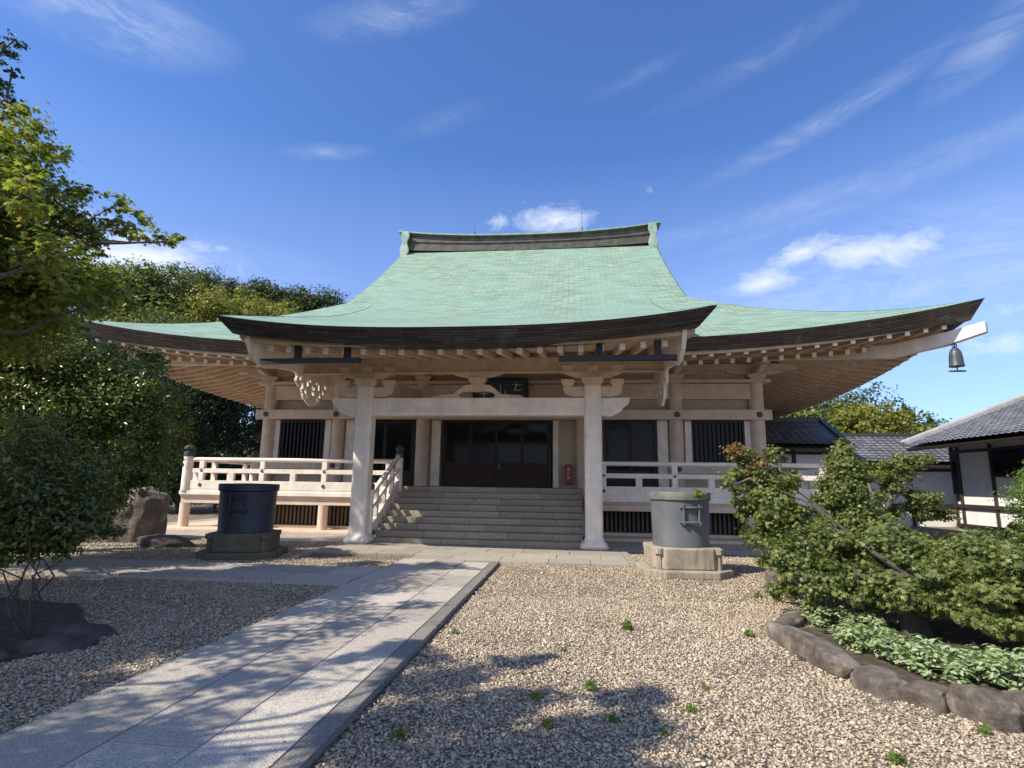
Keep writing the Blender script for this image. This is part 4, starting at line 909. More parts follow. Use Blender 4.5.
# wind bell on the right hip rafter
bd = Vector((-1, 1, 0)).normalized(); bp = Vector((XC + EH, Y0, 0)) + bd * .75; bp.z = 5.42
wb = thing('wind_bell', 'dark bronze wind bell hanging from the right roof corner', 'bell', (bp.x, bp.y, bp.z - .82))
m = MB(); m.lathe((bp.x, bp.y, bp.z - .68), [(.165, 0), (.175, .02), (.16, .06), (.15, .26), (.13, .38), (.09, .47), (.04, .51), (.02, .52)], 20); obj('bell', m, M['cap'], wb, smooth=True)
m = MB(); m.tube([(bp.x, bp.y, bp.z - .18), (bp.x, bp.y, bp.z + .12)], .018, 8); m.tube([(bp.x + .06 * math.cos(a), bp.y, bp.z - .12 + .05 * math.sin(a)) for a in [i * .7 for i in range(10)]], .014, 6); obj('hook', m, M['cap'], wb)
m = MB(); m.tube([(bp.x, bp.y, bp.z - .4), (bp.x, bp.y, bp.z - .78)], .015, 6); m.prism([(bp.x - .2, bp.y - .03), (bp.x, bp.y - .07), (bp.x + .2, bp.y - .03), (bp.x + .2, bp.y + .03), (bp.x, bp.y + .07), (bp.x - .2, bp.y + .03)], 'z', bp.z - .81, bp.z - .78); obj('clapper', m, M['cap'], wb)

# ------------------------------------------------------------------ water drums on pedestals
def pedestal(cx, cy, rot, label, cm='conc'):
    t = thing('stone_pedestal', label, 'pedestal', (cx, cy, 0), 'stone pedestals under the metal drums'); 
    def ngon(r, z0, z1, ch):
        o = [(-r + ch, -r), (r - ch, -r), (r, -r + ch), (r, r - ch), (r - ch, r), (-r + ch, r), (-r, r - ch), (-r, -r + ch)]; c, s = math.cos(rot), math.sin(rot)
        return [(cx + a * c - b * s, cy + a * s + b * c) for a, b in o], z0, z1
    o, a, b = ngon(.80, 0, .13, .34); obj('lower_slab', MB().prism(o, 'z', a, b), M[cm], t, bevel=.02)
    o, a, b = ngon(.62, .13, .50, .20); m = MB().prism(o, 'z', a, b); obj('upper_block', m, M[cm], t, bevel=.025)
    for q in (0, 1, 2, 3):
        an = rot + math.pi / 4 + q * math.pi / 2; m = MB(); r = .735; cxx, cyy = cx + r * math.cos(an), cy + r * math.sin(an)
        m.lathe((cxx, cyy, 0), [(.06, .13), (.05, .38), (.09, .40), (.09, .49)], 10); obj('corner_scroll', m, M[cm], t)
def drum(cx, cy, r, z0, z1, mat, label, face, lidmat):
    t = thing('metal_drum', label, 'drum', (cx, cy, z0), 'metal drums in front of the hall')
    m = MB(); m.lathe((cx, cy, 0), [(r * .965, z0), (r * .97, z0 + .03), (r * .955, z0 + .05), (r, z1 - .16)], 48); obj('body', m, M[mat], t, smooth=True)
    m = MB(); m.lathe((cx, cy, 0), [(r * 1.0, z1 - .16), (r * 1.06, z1 - .14), (r * 1.065, z1 - .02), (r * 1.04, z1), (r * .2, z1 + .012)], 48); obj('lid', m, M[lidmat], t, smooth=True)
    m = MB(); c = (z0 + z1 - .15) / 2 + .16
    def S(u, z): a = face + u / r; return (cx + (r + .022) * math.cos(a), cy + (r + .022) * math.sin(a), z)
    for z in (c - .13, c + .13): m.tube([S(-.21 + .42 * i / 6, z) for i in range(7)], .022, 6)
    for u in (-.14, .14): m.tube([S(u, c - .19), S(u, c + .19)], .022, 6)
    for u in (-.19, .19):
        for z in (c - .15, c + .15): m.tube([S(u * .78, z), tuple(np.array(S(u * .78, z)) + np.array([math.cos(face), math.sin(face), 0]) * .03)], .028, 8)
    obj('emblem_frame', m, M[mat], t)
pedestal(1.97, 11.22, R(4), 'stained stone pedestal under the grey drum beside the right pillar')
drum(1.97, 11.22, .535, .50, 1.48, 'drum', 'weathered grey metal drum with pale oxidised lid, right of the path', R(-78), 'lid')
pedestal(-7.02, 11.75, R(14), 'stone pedestal with shade painted into its dark colour under the navy drum near the left pillar', 'conc_shade')
drum(-7.02, 11.75, .57, .50, 1.50, 'drum_navy', 'dark navy metal drum in shade at the left of the path', R(-80), 'drum_navy')

# ------------------------------------------------------------------ rocks
def rock(name, label, c, rad, mat, seed=0, group=None, cat='rock', sub=3, rot=0, amp=.18, flat=.0, pw=1.0):
    import bmesh
    b = bmesh.new(); bmesh.ops.create_icosphere(b, subdivisions=sub, radius=1)
    from mathutils import noise as mn
    for v in b.verts:
        p = v.co.copy(); n_ = mn.noise(p * 1.1 + Vector((seed * 7.1, seed, 0))) * amp * 1.6 + mn.noise(p * 2.7 + Vector((seed, 3, seed * 2))) * amp * .7 + mn.noise(p * 7 + Vector((seed, 3, 9))) * amp * .22
        p *= 1 + n_
        q = Vector([math.copysign(abs(a) ** pw, a) for a in p])
        v.co = Vector((q.x * rad[0], q.y * rad[1], max(q.z * rad[2], -.12 - c[2])))
    bmesh.ops.rotate(b, verts=b.verts, cent=(0, 0, 0), matrix=Matrix.Rotation(rot, 3, 'Z'))
    me = bpy.data.meshes.new(name); b.to_mesh(me); b.free(); me.materials.append(M[mat]); me.shade_smooth(); me.set_sharp_from_angle(angle=R(42))
    o = bpy.data.objects.new(name, me); COL.objects.link(o); o.location = c; return tag(o, label, cat, group)
rock('boulder', 'tall grey boulder beside the left end of the veranda', (-11.8, 14.0, .3), (.95, .8, 1.1), 'rock', 3, sub=5, pw=.62, amp=.26)
rock('rock', 'low dark flat rock at the foot of the tall boulder', (-9.75, 12.9, .06), (.62, .42, .22), 'rock_dark', 5, sub=4)
rock('boulder', 'broad pale boulder beside the right pedestal, partly under the maple', (4.1, 10.15, .03), (.82, 1.0, .32), 'rock', 8, sub=5, pw=.75)
for i, (x, y, a) in enumerate([(-5.05, 5.6, .3), (-4.85, 5.15, .7), (-5.3, 4.75, .2)]): rock('stone', ['dark stone edging the left bed, farthest of three', 'dark stone edging the left bed, middle of three', 'dark stone edging the left bed, nearest of three'][i], (x, y, .0), (.34, .2, .12), 'rock_dark', 11 + i, 'stones edging the left bed', 'stone', 3, a)
edge = [((772, 636), (852, 684), .20, 'long smooth dark stone at the left end of the right bed edging'), ((856, 686), (902, 704), .17, 'grey edging stone right after the long smooth one'), ((906, 700), (952, 715), .16, 'short grey edging stone third from the bed\'s left end'), ((953, 708), (1018, 738), .22, 'large brown edging stone at the lower right of the bed'), ((1012, 712), (1075, 740), .2, 'edging stone at the right border, cut by the picture edge'), ((774, 636), (800, 618), .12, 'small stone closing the far end of the bed edging')]
for i, (a, b, h, lab) in enumerate(edge):
    p, q = gnd(*a), gnd(*b); c = (p + q) / 2; L = np.linalg.norm(q - p); rock('edging_stone', lab, (c[0] + .05, c[1] + .06, .04), (L * .48, .15 if i < 5 else .12, h * .68), 'rock_edge', 21 + i, 'stones edging the right bed', 'stone', 4, math.atan2(q[1] - p[1], q[0] - p[0]), .24, pw=.6)
sb = MB(); cps = [gnd(775, 632), gnd(800, 660), gnd(852, 680), gnd(910, 694), gnd(1024, 712), (4.6, 4.6, 0), (7.5, 5.2, 0), (8.5, 8.5, 0), (5.6, 8.2, 0), (3.6, 7.5, 0)]
sb.prism([(p[0], p[1]) for p in cps], 'z', .0, .03); struct('bed_soil', sb, M['soil'])
sb = MB(); sb.prism([(-5.1, 5.8), (-4.7, 5.2), (-5.1, 4.4), (-7.5, 3.4), (-10, 5.5), (-9, 7.2), (-6.2, 6.8)], 'z', .0, .028); struct('left_bed_soil', sb, M['soil'])
sb = MB(); sb.prism([(-8.2, 12.2), (-7.9, 10.6), (-10.2, 10.5), (-16, 10.5), (-18, 14), (-13.5, 15.5), (-12.2, 13.4), (-10.4, 13.3)], 'z', .0, .012); 

# ------------------------------------------------------------------ tiled buildings on the right
def tiled(mb, p00, p10, p01, p11, nu, nv, th=.0):  # pXY corners (u along the eave, v up the slope), pantile ripples
    p00, p10, p01, p11 = map(Vector, (p00, p10, p01, p11)); lu = (p10 - p00).length; lv = (p01 - p00).length; rows = []; uvs = []; nrm = (p10 - p00).cross(p01 - p00).normalized()
    if nrm.z < 0: nrm = -nrm
    nu = int(lu / .28) * 4; nv = int(lv / .26)
    for j in range(nv * 2 + 1):
        v = (j + 1) // 2 / nv if j else 0; step = .035 if j % 2 == 0 else 0.0
        v = min(1, v); row = []; uv = []
        for i in range(nu + 1):
            u = i / nu; p = (p00 * (1 - u) + p10 * u) * (1 - v) + (p01 * (1 - u) + p11 * u) * v; row.append(p + nrm * (.035 * (.5 + .5 * math.cos(i / 4 * 2 * math.pi)) ** 2 + step)); uv.append((u * lu, v * lv))
        rows.append(row); uvs.append(uv)
    mb.grid(rows, uvs)
# wing with its eave running towards the camera
wing = thing('tiled_wing', 'white plastered wing with dark timbers and grey tiled roof at the far right', 'building', (15, 20, 0))
r1 = MB(); tiled(r1, (13.45, 24.9, 3.32), (13.45, 8, 3.32), (19.2, 24.9, 5.62), (19.2, 8, 5.62), 0, 0); rw = obj('roof', r1, M['tile'], wing)
r2 = MB(); r2.prism([(13.5, 3.2), (19.2, 5.5), (25, 3.2), (24.9, 3.1), (19.2, 5.38), (13.55, 3.1)], 'y', 8, 24.85); obj('roof_underside', r2, M['timber'], rw)
r2 = MB(); r2.bar((13.5, 24.92, 3.42), (19.2, 24.92, 5.74), .22, .14); r2.tube([(13.4, 25.0, 3.47), (19.2, 25.0, 5.8)], .07, 8); obj('verge_tiles', r2, painted('pale_grey_tile', (.36, .36, .36), .1), rw)
r2 = MB(); r2.box(19.0, 19.4, 8, 24.9, 5.5, 5.9); obj('ridge', r2, M['tile'], rw)
r2 = MB(); tiled(r2, (24.95, 24.9, 3.32), (24.95, 8, 3.32), (19.2, 24.9, 5.62), (19.2, 8, 5.62), 0, 0); obj('roof', r2, M['tile'], wing)
wl = MB(); wl.box(15.02, 15.2, 8.5, 24.6, .0, 3.6); wl.box(15.2, 24.5, 24.45, 24.6, 0, 3.6); ww = obj('wall', wl, M['plaster'], wing)
tm = MB()
for y in (24.5, 24.13, 22.33, 20.4, 18.2, 16.4, 14.6, 12.8, 11): tm.box(14.95, 15.03, y, y + .11, .3, 3.55)
tm.box(14.93, 15.03, 8.5, 24.6, 3.0, 3.1); tm.box(14.92, 15.03, 8.5, 24.6, .9, 1.04); tm.box(14.92, 15.03, 8.5, 24.6, .18, .3); tm.box(14.94, 15.03, 8.5, 22.3, 2.05, 2.1)
obj('timber_frame', tm, M['timber'], wing)
for y0, y1, z0, z1 in ((24.25, 24.5, 1.2, 3.0), (20.52, 22.31, 2.1, 3.0), (18.33, 20.38, 2.1, 3.0), (16.53, 18.18, 2.1, 3.0)):
    if z1 <= z0: continue
    a, b = sorted((y0, y1)); w = MB(); w.box(14.96, 15.025, a, b, z0, z1); obj('window', w, M['glass'], wing)
# middle connecting corridor
cor = thing('tiled_corridor', 'low connecting corridor with grey tiled roof between the two white buildings', 'building', (12, 27, 0))
r3 = MB(); tiled(r3, (7.8, 26, 2.72), (17.2, 26, 2.72), (7.8, 28.4, 4.0), (17.2, 28.4, 4.0), 0, 0); rr_ = obj('roof', r3, M['tile'], cor)
r3 = MB(); r3.prism([(26.05, 2.6), (28.4, 3.9), (30.8, 2.6), (30.8, 2.5), (28.4, 3.8), (26.05, 2.5)], 'x', 7.8, 17.2); obj('roof_underside', r3, M['timber'], rr_)
r3 = MB(); r3.box(7.8, 17.2, 28.3, 28.5, 3.9, 4.15); obj('ridge', r3, M['tile'], rr_)
w = MB(); w.box(7.8, 17, 27.0, 27.15, .9, 2.9); w.box(7.8, 17, 27.0, 27.15, .0, .75); obj('wall', w, M['plaster'], cor)
w = MB(); w.box(7.8, 17, 26.92, 27.0, .75, .95); w.box(7.8, 17, 26.92, 27.0, 2.35, 2.48)
for x in (9.2, 11, 12.8, 14.6, 16.6): w.box(x, x + .12, 26.9, 27.0, 0, 2.7)
for x in (16.2,): w.box(x, x + .14, 26.2, 26.34, 0, 2.6)
obj('timber_frame', w, M['timber'], cor)
# small hall behind the veranda
an = thing('tiled_annex', 'white walled annex with dark tiled roof right behind the veranda corner', 'building', (8.5, 25, 0))
r4 = MB(); tiled(r4, (6.4, 24, 3.3), (10.85, 24, 3.3), (6.4, 26.4, 4.5), (10.85, 26.4, 4.5), 0, 0); ra = obj('roof', r4, M['tile'], an)
r4 = MB(); r4.prism([(24.05, 3.16), (26.4, 4.36), (28.8, 3.16), (28.8, 3.06), (26.4, 4.26), (24.05, 3.06)], 'x', 6.4, 10.8); obj('roof_underside', r4, M['timber'], ra)
r4 = MB(); r4.box(6.4, 10.9, 26.3, 26.5, 4.42, 4.66); r4.bar((10.88, 24, 3.36), (10.88, 26.4, 4.56), .2, .12); obj('ridge', r4, M['tile'], ra)
w = MB(); w.box(6.4, 10.6, 25.0, 25.15, 0, 3.6); w.box(10.45, 10.6, 25.15, 28, 0, 3.6); obj('wall', w, M['plaster'], an)
w = MB(); w.box(6.4, 10.62, 24.92, 25.0, 2.95, 3.06); w.box(6.4, 10.62, 24.92, 25.0, 1.0, 1.2)
for x in (7.4, 9.05, 10.5): w.box(x, x + .14, 24.91, 25.0, 0, 3.5)
obj('timber_frame', w, M['timber'], an)
w = MB(); w.box(7.54, 9.05, 24.96, 25.0, 1.9, 2.6); obj('window', w, M['glass'], an)

# ------------------------------------------------------------------ background trees
def bg(px, Y, ytop, r, mat, label, name='broadleaf_tree', per=11000, leaf=.30, n=34, rzf=.9, group='trees on the wooded slope behind the hall'):
    p = at(px, ytop, Y); b = hz(p[0], Y); H = p[2] - b; rz = min(H * .55, r * rzf * 1.25); tree(name, label, (p[0], Y, b - .1), H + .1, r, rz, mat, per, leaf, n, group)
bg(105, 46, 262, 4.6, 'hill_leaf', 'olive green tree on the slope just right of the overhanging maple branch')
bg(148, 48, 264, 4.4, 'hill_leaf', 'olive tree on the slope, directly above the left roof tip')
bg(188, 50, 268, 4.4, 'hill_leaf', 'yellowish broadleaf tree on the slope, third from the maple')
bg(212, 60, 272, 4.0, 'hill_dark', 'dark rounded tree peeping over the olive ones left of the roof')
bg(232, 50, 286, 4.2, 'yellow_leaf', 'yellow green tree on the slope above the porch eave tip')
bg(248, 62, 277, 4.6, 'hill_dark', 'dark rounded tree on the skyline left of the ridge')
bg(282, 62, 281, 4.4, 'hill_dark', 'dark tree on the skyline, second from the green roof slope')
bg(312, 62, 288, 4.2, 'hill_dark', 'dark tree on the skyline nearest to the green roof slope')
bg(272, 50, 300, 3.8, 'yellow_leaf', 'low yellow green tree in front of the dark skyline trees')
bg(60, 42, 255, 4.8, 'hill_leaf', 'green slope tree seen under the overhanging maple branches')
bg(10, 40, 260, 5.0, 'hill_leaf', 'slope tree at the left border behind the maple')
bg(170, 40, 310, 4.0, 'hill_leaf', 'low broadleaf tree just behind the left roof edge')
for i, (px, Y, yt, r) in enumerate([(165, 27, 355, 2.6), (205, 30, 350, 2.8), (245, 33, 352, 2.8), (130, 24, 345, 2.6), (275, 36, 350, 3.0)]):
    p = at(px, yt, Y); tree('evergreen_tree', ['dark evergreen behind the left end of the veranda railing', 'dark evergreen behind the middle of the left veranda railing', 'dark evergreen tree seen just left of the hall corner', 'dark evergreen between the big shrub and the eave', 'dark evergreen half hidden behind the hall corner'][i], (p[0] - .5, Y, 0), p[2], r, p[2] * .5, 'dark_leaf', 9000, .2, 34, 'dark evergreens under the left eave')
for i, px in enumerate((150, 185, 222, 258, 120)):
    p = at(px, 440, 24 + i); t = thing('low_shrub', ['low dark shrub behind the left giboshi post', 'low dark shrub behind the left railing, second from the end', 'low shrub behind the left railing, third from the end', 'low shrub beside the left hall corner', 'low dark shrub behind the tall boulder'][i], 'shrub', (p[0], 24 + i, 0), 'shrubs behind the left veranda'); cl = crown(p[0], 24 + i, 1.4, 1.9, 1.2, 1.5, 14, .4)
    obj('stem', trunk_mesh((p[0], 24 + i, 0), (p[0], 24 + i, 1.5), .06, cl, 8), M['bark'], t); add_leaves('foliage', t, M['dark_leaf'], cl, 5500, .14)
RT = 'trees beyond the tiled roofs'
bg(826, 54, 374, 6.2, 'hill_dark', 'large grey green rounded tree beyond the annex roof', group=RT); bg(866, 48, 404, 3.4, 'yellow_leaf', 'yellow green tree beyond the corridor roof', group=RT)
bg(845, 44, 402, 3.0, 'yellow_leaf', 'yellow green tree above the annex gable', group=RT); bg(795, 42, 402, 2.6, 'hill_leaf', 'light green tree just right of the hall eave', group=RT); bg(770, 46, 396, 3.2, 'hill_leaf', 'green tree seen under the right eave', group=RT)
def conifer(px, Y, ytop, r, label):
    p = at(px, ytop, Y); t = thing('conifer', label, 'tree', (p[0], Y, 0), RT); H = p[2]; cl = []
    for k in range(26): f = k / 26; z = H * (.3 + .7 * f); rr = r * (1 - f) ** .8 + .12; a = k * 2.4; cl.append((p[0] + rr * .6 * math.cos(a), Y + rr * .6 * math.sin(a), z, rr * .55, rr * .55, .35))
    obj('trunk', trunk_mesh((p[0], Y, 0), (p[0], Y, H), .16, cl, 10), M['bark'], t); add_leaves('crown', t, M['conifer'], cl, 14000, .30, 'diamond')
conifer(905, 56, 404, 2.6, 'pointed dark conifer beyond the corridor roof, left of the pair'); conifer(930, 62, 416, 1.8, 'small pointed conifer beside the white verge, right of the pair'); conifer(893, 58, 412, 2.2, 'lower conifer between the yellow green tree and the pointed one')
# filler woodland low behind roofs, off to the far sides
for i, (x, y, H, r) in enumerate([(-38, 40, 15, 6), (-30, 34, 14, 5.5), (38, 48, 9, 5), (30, 55, 9, 5)]): tree('broadleaf_tree', ['tall slope tree far off to the left', 'slope tree beyond the big shrub at the left', 'tree behind the far right tiled roof', 'tree behind the right wing\'s verge'][i], (x, y, hz(x, y)), H, r, H * .45, 'hill_leaf', 5000, .36, 24, 'trees on the wooded slope behind the hall' if x < 0 else RT)

# ------------------------------------------------------------------ left maple (overhanging branches)
def A(px, py, Y, r, rz=None): p = at(px, py, Y); return (p[0], p[1], p[2], r, r, rz or r * .6)
mp = thing('maple_tree', 'tall green maple at the left border with branches reaching over the sky', 'tree', (-9.2, 6.2, 0))
mcl = [A(172, 241, 7.6, .16, .1), A(150, 238, 7.6, .24, .15), A(128, 222, 7.6, .28, .22), A(118, 202, 7.6, .20, .16), A(100, 232, 7.5, .32, .22), A(75, 210, 7.3, .36, .28), A(60, 240, 7.3, .34, .24), A(88, 248, 7.6, .22, .12),
       A(50, 195, 7.2, .4, .3), A(28, 170, 7.0, .45, .32), A(55, 150, 7.2, .28, .2), A(20, 205, 7.0, .5, .4), A(10, 240, 7.0, .55, .4), A(35, 262, 7.2, .42, .25), A(0, 160, 6.8, .5, .4), A(8, 290, 7.0, .5, .36), A(50, 290, 7.6, .45, .3), A(30, 318, 7.5, .5, .3), A(-30, 200, 6.5, .8, .6), A(25, 300, 7.2, .55, .35), A(70, 305, 8.0, .45, .25), A(5, 340, 7.2, .6, .4), A(30, 335, 7.8, .4, .25),  A(40, 225, 7.2, .45, .3), A(80, 190, 7.4, .2, .14), A(30, 130, 7.0, .35, .25), A(-30, 280, 6.5, .8, .6), A(-60, 240, 6.5, .9, .7)]
mcl += [(-8.8, 6.0, 5.6, 1.4, 1.4, .9), (-9.6, 5.2, 6.6, 1.5, 1.5, 1.0), (-8.4, 4.6, 5.0, 1.2, 1.2, .8)]
mt = MB(); mt.tube(wob((-9.2, 6.2, 0), (-8.6, 6.4, 4.2), 4, .02), [.2, .18, .15, .12, .1], 10)
for c in mcl[:24:2]: mt.tube(wob((-8.6, 6.4, 3.6 + random.random()), c[:3], 5, .04), [.07, .055, .04, .028, .018, .008], 6)
tip = at(176, 242, 7.6); mt.tube([(-8.4, 6.5, 3.9), at(20, 232, 7.2), at(60, 236, 7.3), at(100, 240, 7.6), at(140, 243, 7.6), tip], [.08, .035, .024, .015, .009, .004], 6)
mt.tube([at(48, 215, 7.3), at(62, 240, 7.4), at(72, 258, 7.6)], [.012, .008, .004], 5); mt.tube([at(60, 236, 7.3), at(85, 222, 7.5), at(115, 205, 7.6)], [.018, .012, .005], 5)
obj('trunk', mt, M['bark'], mp, smooth=True); add_leaves('crown', mp, M['maple'], fringe(mcl, 2, .5), 46000, .08, 'maple', tuft=.32, ntuft=14, flat=1.0)
# dark pine at upper left corner
pn = thing('pine_tree', 'dark pine with feathery branches at the upper left corner', 'tree', (-14.5, 9.5, 0)); pcl = [A(5, 45, 9.5, .42, .16), A(14, 40, 9.5, .25, .12), A(12, 72, 9.5, .3, .10), A(0, 80, 9.5, .4, .14), A(-5, 98, 9.5, .5, .16), A(18, 104, 9.5, .28, .09), A(8, 112, 9.5, .4, .10), A(-10, 130, 9.5, .7, .2), A(-30, 60, 9.5, .9, .3), A(-30, 110, 9.5, .9, .3)] + crown(-14, 9.5, 8, 1.8, 1.8, 2.2, 14)
obj('trunk', trunk_mesh((-14.5, 9.5, 0), (-14, 9.5, 9.5), .2, pcl, 14), M['bark'], pn); add_leaves('crown', pn, M['conifer'], pcl, 34000, .06, 'diamond', tuft=.28)
# off-frame neighbours of the maple: their shade falls on path and gravel
def shade_tree(x, y, H, cl, per, label, leaf=.1, r=.16):
    t = thing('maple_tree', label, 'tree', (x, y, 0)); obj('trunk', trunk_mesh((x, y, 0), (x - .2, y, H * .7), r, cl, 12), M['bark'], t, smooth=True); add_leaves('crown', t, M['maple'], cl, per, leaf, 'maple', tuft=.36, flat=1.0); return t
SX, SY = .83, .556
def shadow_clump(gx, gy, h, r, rz=.35): return (gx - SX * h, gy - SY * h, h, r, r, rz)
cl1 = [shadow_clump(gx, gy, h, r) for gx, gy, h, r in [(-3.0, 3.5, 5.2, .75), (-2.4, 4.6, 5.0, .45), (-3.0, 5.4, 4.6, .6), (-2.4, 6.3, 4.7, .4), (-3.1, 7.0, 4.4, .6), (-2.9, 8.2, 4.2, .35), (-2.2, 3.4, 5.4, .5), (-2.0, 7.4, 4.5, .22), (-3.0, 9.6, 4.3, .3)]]
shade_tree(-8.6, 3.0, 6.0, cl1, 6000, 'maple off to the left whose canopy dapples the granite path', .085)
cl1 = [shadow_clump(gx, gy, h, r, .5) for gx, gy, h, r in [(-4.3, 4.4, 5.0, .9), (-5.4, 5.2, 5.0, .9), (-4.3, 5.7, 4.6, .8), (-5.6, 6.4, 4.6, 1.0), (-4.4, 6.9, 4.6, .8), (-5.4, 7.6, 4.4, 1.0), (-6.8, 7.4, 4.6, 1.1), (-4.3, 8.0, 4.2, .7), (-6.6, 8.8, 4.4, .8), (-6.8, 6.2, 4.6, 1.0), (-5.2, 8.6, 4.4, .8), (-7.8, 8.0, 4.5, 1.1), (-4.0, 9.4, 4.2, .5), (-8.2, 6.8, 4.5, 1.0)]]
shade_tree(-10.4, 4.4, 6.0, cl1, 52000, 'dense maple off to the left whose canopy shades the left gravel', .11)
cl2 = [shadow_clump(gx, gy, h, r) for gx, gy, h, r in [(-.6, 3.1, 6.0, .5), (-1.0, 3.9, 5.8, .42), (-.1, 3.7, 6.0, .42), (-.5, 4.5, 5.9, .28), (.25, 4.1, 6.0, .26), (.45, 4.75, 6.1, .15), (-1.1, 4.9, 5.7, .26), (-.7, 2.5, 6, .5), (.15, 3.2, 6.1, .36), (.2, 2.7, 6.1, .3), (-1.6, 5.4, 5.4, .28), (-.5, 5.5, 5.5, .14)]]
shade_tree(-6.6, .6, 7.0, cl2, 12500, 'maple behind the camera position that dapples the near gravel', .11)
cl3 = [shadow_clump(gx, gy, h, r) for gx, gy, h, r in [(-5.6, 9.8, 4.4, .5), (-4.6, 9.5, 4.2, .35), (-8.6, 6.6, 4.2, .9), (-5.2, 12.2, 5.2, .35), (-4.2, 11.0, 4.8, .3)]]
shade_tree(-12.6, 8.0, 6.0, cl3, 7000, 'broad maple behind the big left shrub that shades the far end of the cross path', .12)
# big glossy shrub on the left
bs = thing('evergreen_shrub', 'big glossy evergreen shrub filling the left side beside the boulder', 'shrub', (-8.6, 9.8, 0))
bcl = [A(40, 360, 9.3, .8, .6), A(85, 368, 9.8, .6, .45), A(125, 385, 10.2, .6, .55), A(150, 420, 10.6, .5, .5), A(145, 455, 10.6, .5, .5), A(100, 400, 9.8, .8, .7), A(60, 420, 9.3, .9, .8), A(20, 400, 9.0, .9, .8), A(100, 450, 10.0, .8, .7), A(50, 470, 9.5, .8, .7), A(10, 460, 9.0, .9, .8), A(80, 495, 10.0, .6, .5), A(30, 510, 9.2, .7, .5), A(110, 485, 10.6, .5, .4), A(130, 430, 10.2, .6, .5), A(0, 350, 9.0, .9, .7), A(55, 350, 9.6, .55, .35), A(-50, 420, 9, 1.3, 1.2), A(-50, 350, 9, 1.2, 1.0), A(70, 322, 9.6, .3, .16), A(20, 440, 7.6, .5, .5), A(55, 455, 7.8, .45, .4), A(90, 470, 8.2, .4, .35), A(10, 490, 7.4, .5, .4), A(70, 500, 8.0, .45, .3), A(30, 530, 7.6, .45, .25), A(90, 525, 8.4, .35, .2), A(-20, 540, 7.2, .5, .3), A(140, 478, 11, .4, .3), A(112, 500, 11.4, .4, .3), A(85, 515, 10.6, .45, .3), A(60, 525, 10, .5, .3), A(128, 400, 10.8, .5, .4), A(155, 435, 11, .45, .4)]
obj('stem', trunk_mesh((-9.9, 9.0, 0), (-9.6, 9.2, 2.6), .10, bcl, 20), M['bark'], bs); add_leaves('foliage', bs, M['glossy'], fringe(bcl, 4), 105000, .08, 'oval', tuft=.34, ntuft=12, shell=.5)
ys_ = thing('broadleaf_shrub', 'yellow tinged shrub rising above the glossy one under the roof tip', 'shrub', (-9.6, 11.4, 0)); ycl = [A(50, 345, 11, .6, .35), A(95, 352, 11.3, .5, .25), A(140, 365, 11.6, .5, .35), A(160, 400, 12, .4, .4), A(172, 435, 12, .35, .35), A(100, 372, 11.3, .6, .35), A(155, 460, 12, .35, .3), A(20, 320, 10.6, .7, .4)]
obj('stem', trunk_mesh((-11.6, 12.4, 0), (-10.8, 12, 3), .05, ycl, 8), M['bark'], ys_); add_leaves('foliage', ys_, M['hill_leaf'], fringe(ycl, 3), 24000, .08, 'diamond', tuft=.36, ntuft=20)
# near dark shrub with thin stems at the lower left
ns_ = thing('thin_stemmed_shrub', 'dark leafy shrub on thin bare stems in the left bed', 'shrub', (-5.35, 5.4, 0)); st = MB(); b0 = gnd(27, 642)
for e, y in (((10, 560), 5.6), ((40, 560), 5.4), ((62, 545), 5.9), ((30, 540), 5.2), ((75, 535), 6.2), ((-5, 540), 5.2), ((50, 520), 5.5)): st.tube(wob(tuple(b0), tuple(at(e[0], e[1], y)), 5, .05), [.015, .013, .011, .009, .007, .005], 6)
obj('stem', st, M['bark'], ns_); ncl = [A(20, 530, 5.4, .34, .2), A(55, 525, 5.6, .32, .2), A(78, 520, 6.0, .26, .18), A(0, 515, 5.3, .4, .3), A(40, 500, 5.7, .45, .3), A(75, 500, 6.2, .3, .25), A(0, 480, 5.6, .45, .4), A(30, 468, 6.2, .4, .3), A(95, 508, 6.8, .22, .14), A(108, 530, 7.0, .16, .1), A(60, 548, 5.7, .16, .08), A(15, 556, 5.4, .2, .08), A(85, 478, 6.8, .2, .12), A(-30, 520, 5.2, .5, .4)]
add_leaves('foliage', ns_, M['glossy_dark'], fringe(ncl, 6, .5), 19000, .06, 'oval', tuft=.4, ntuft=16)

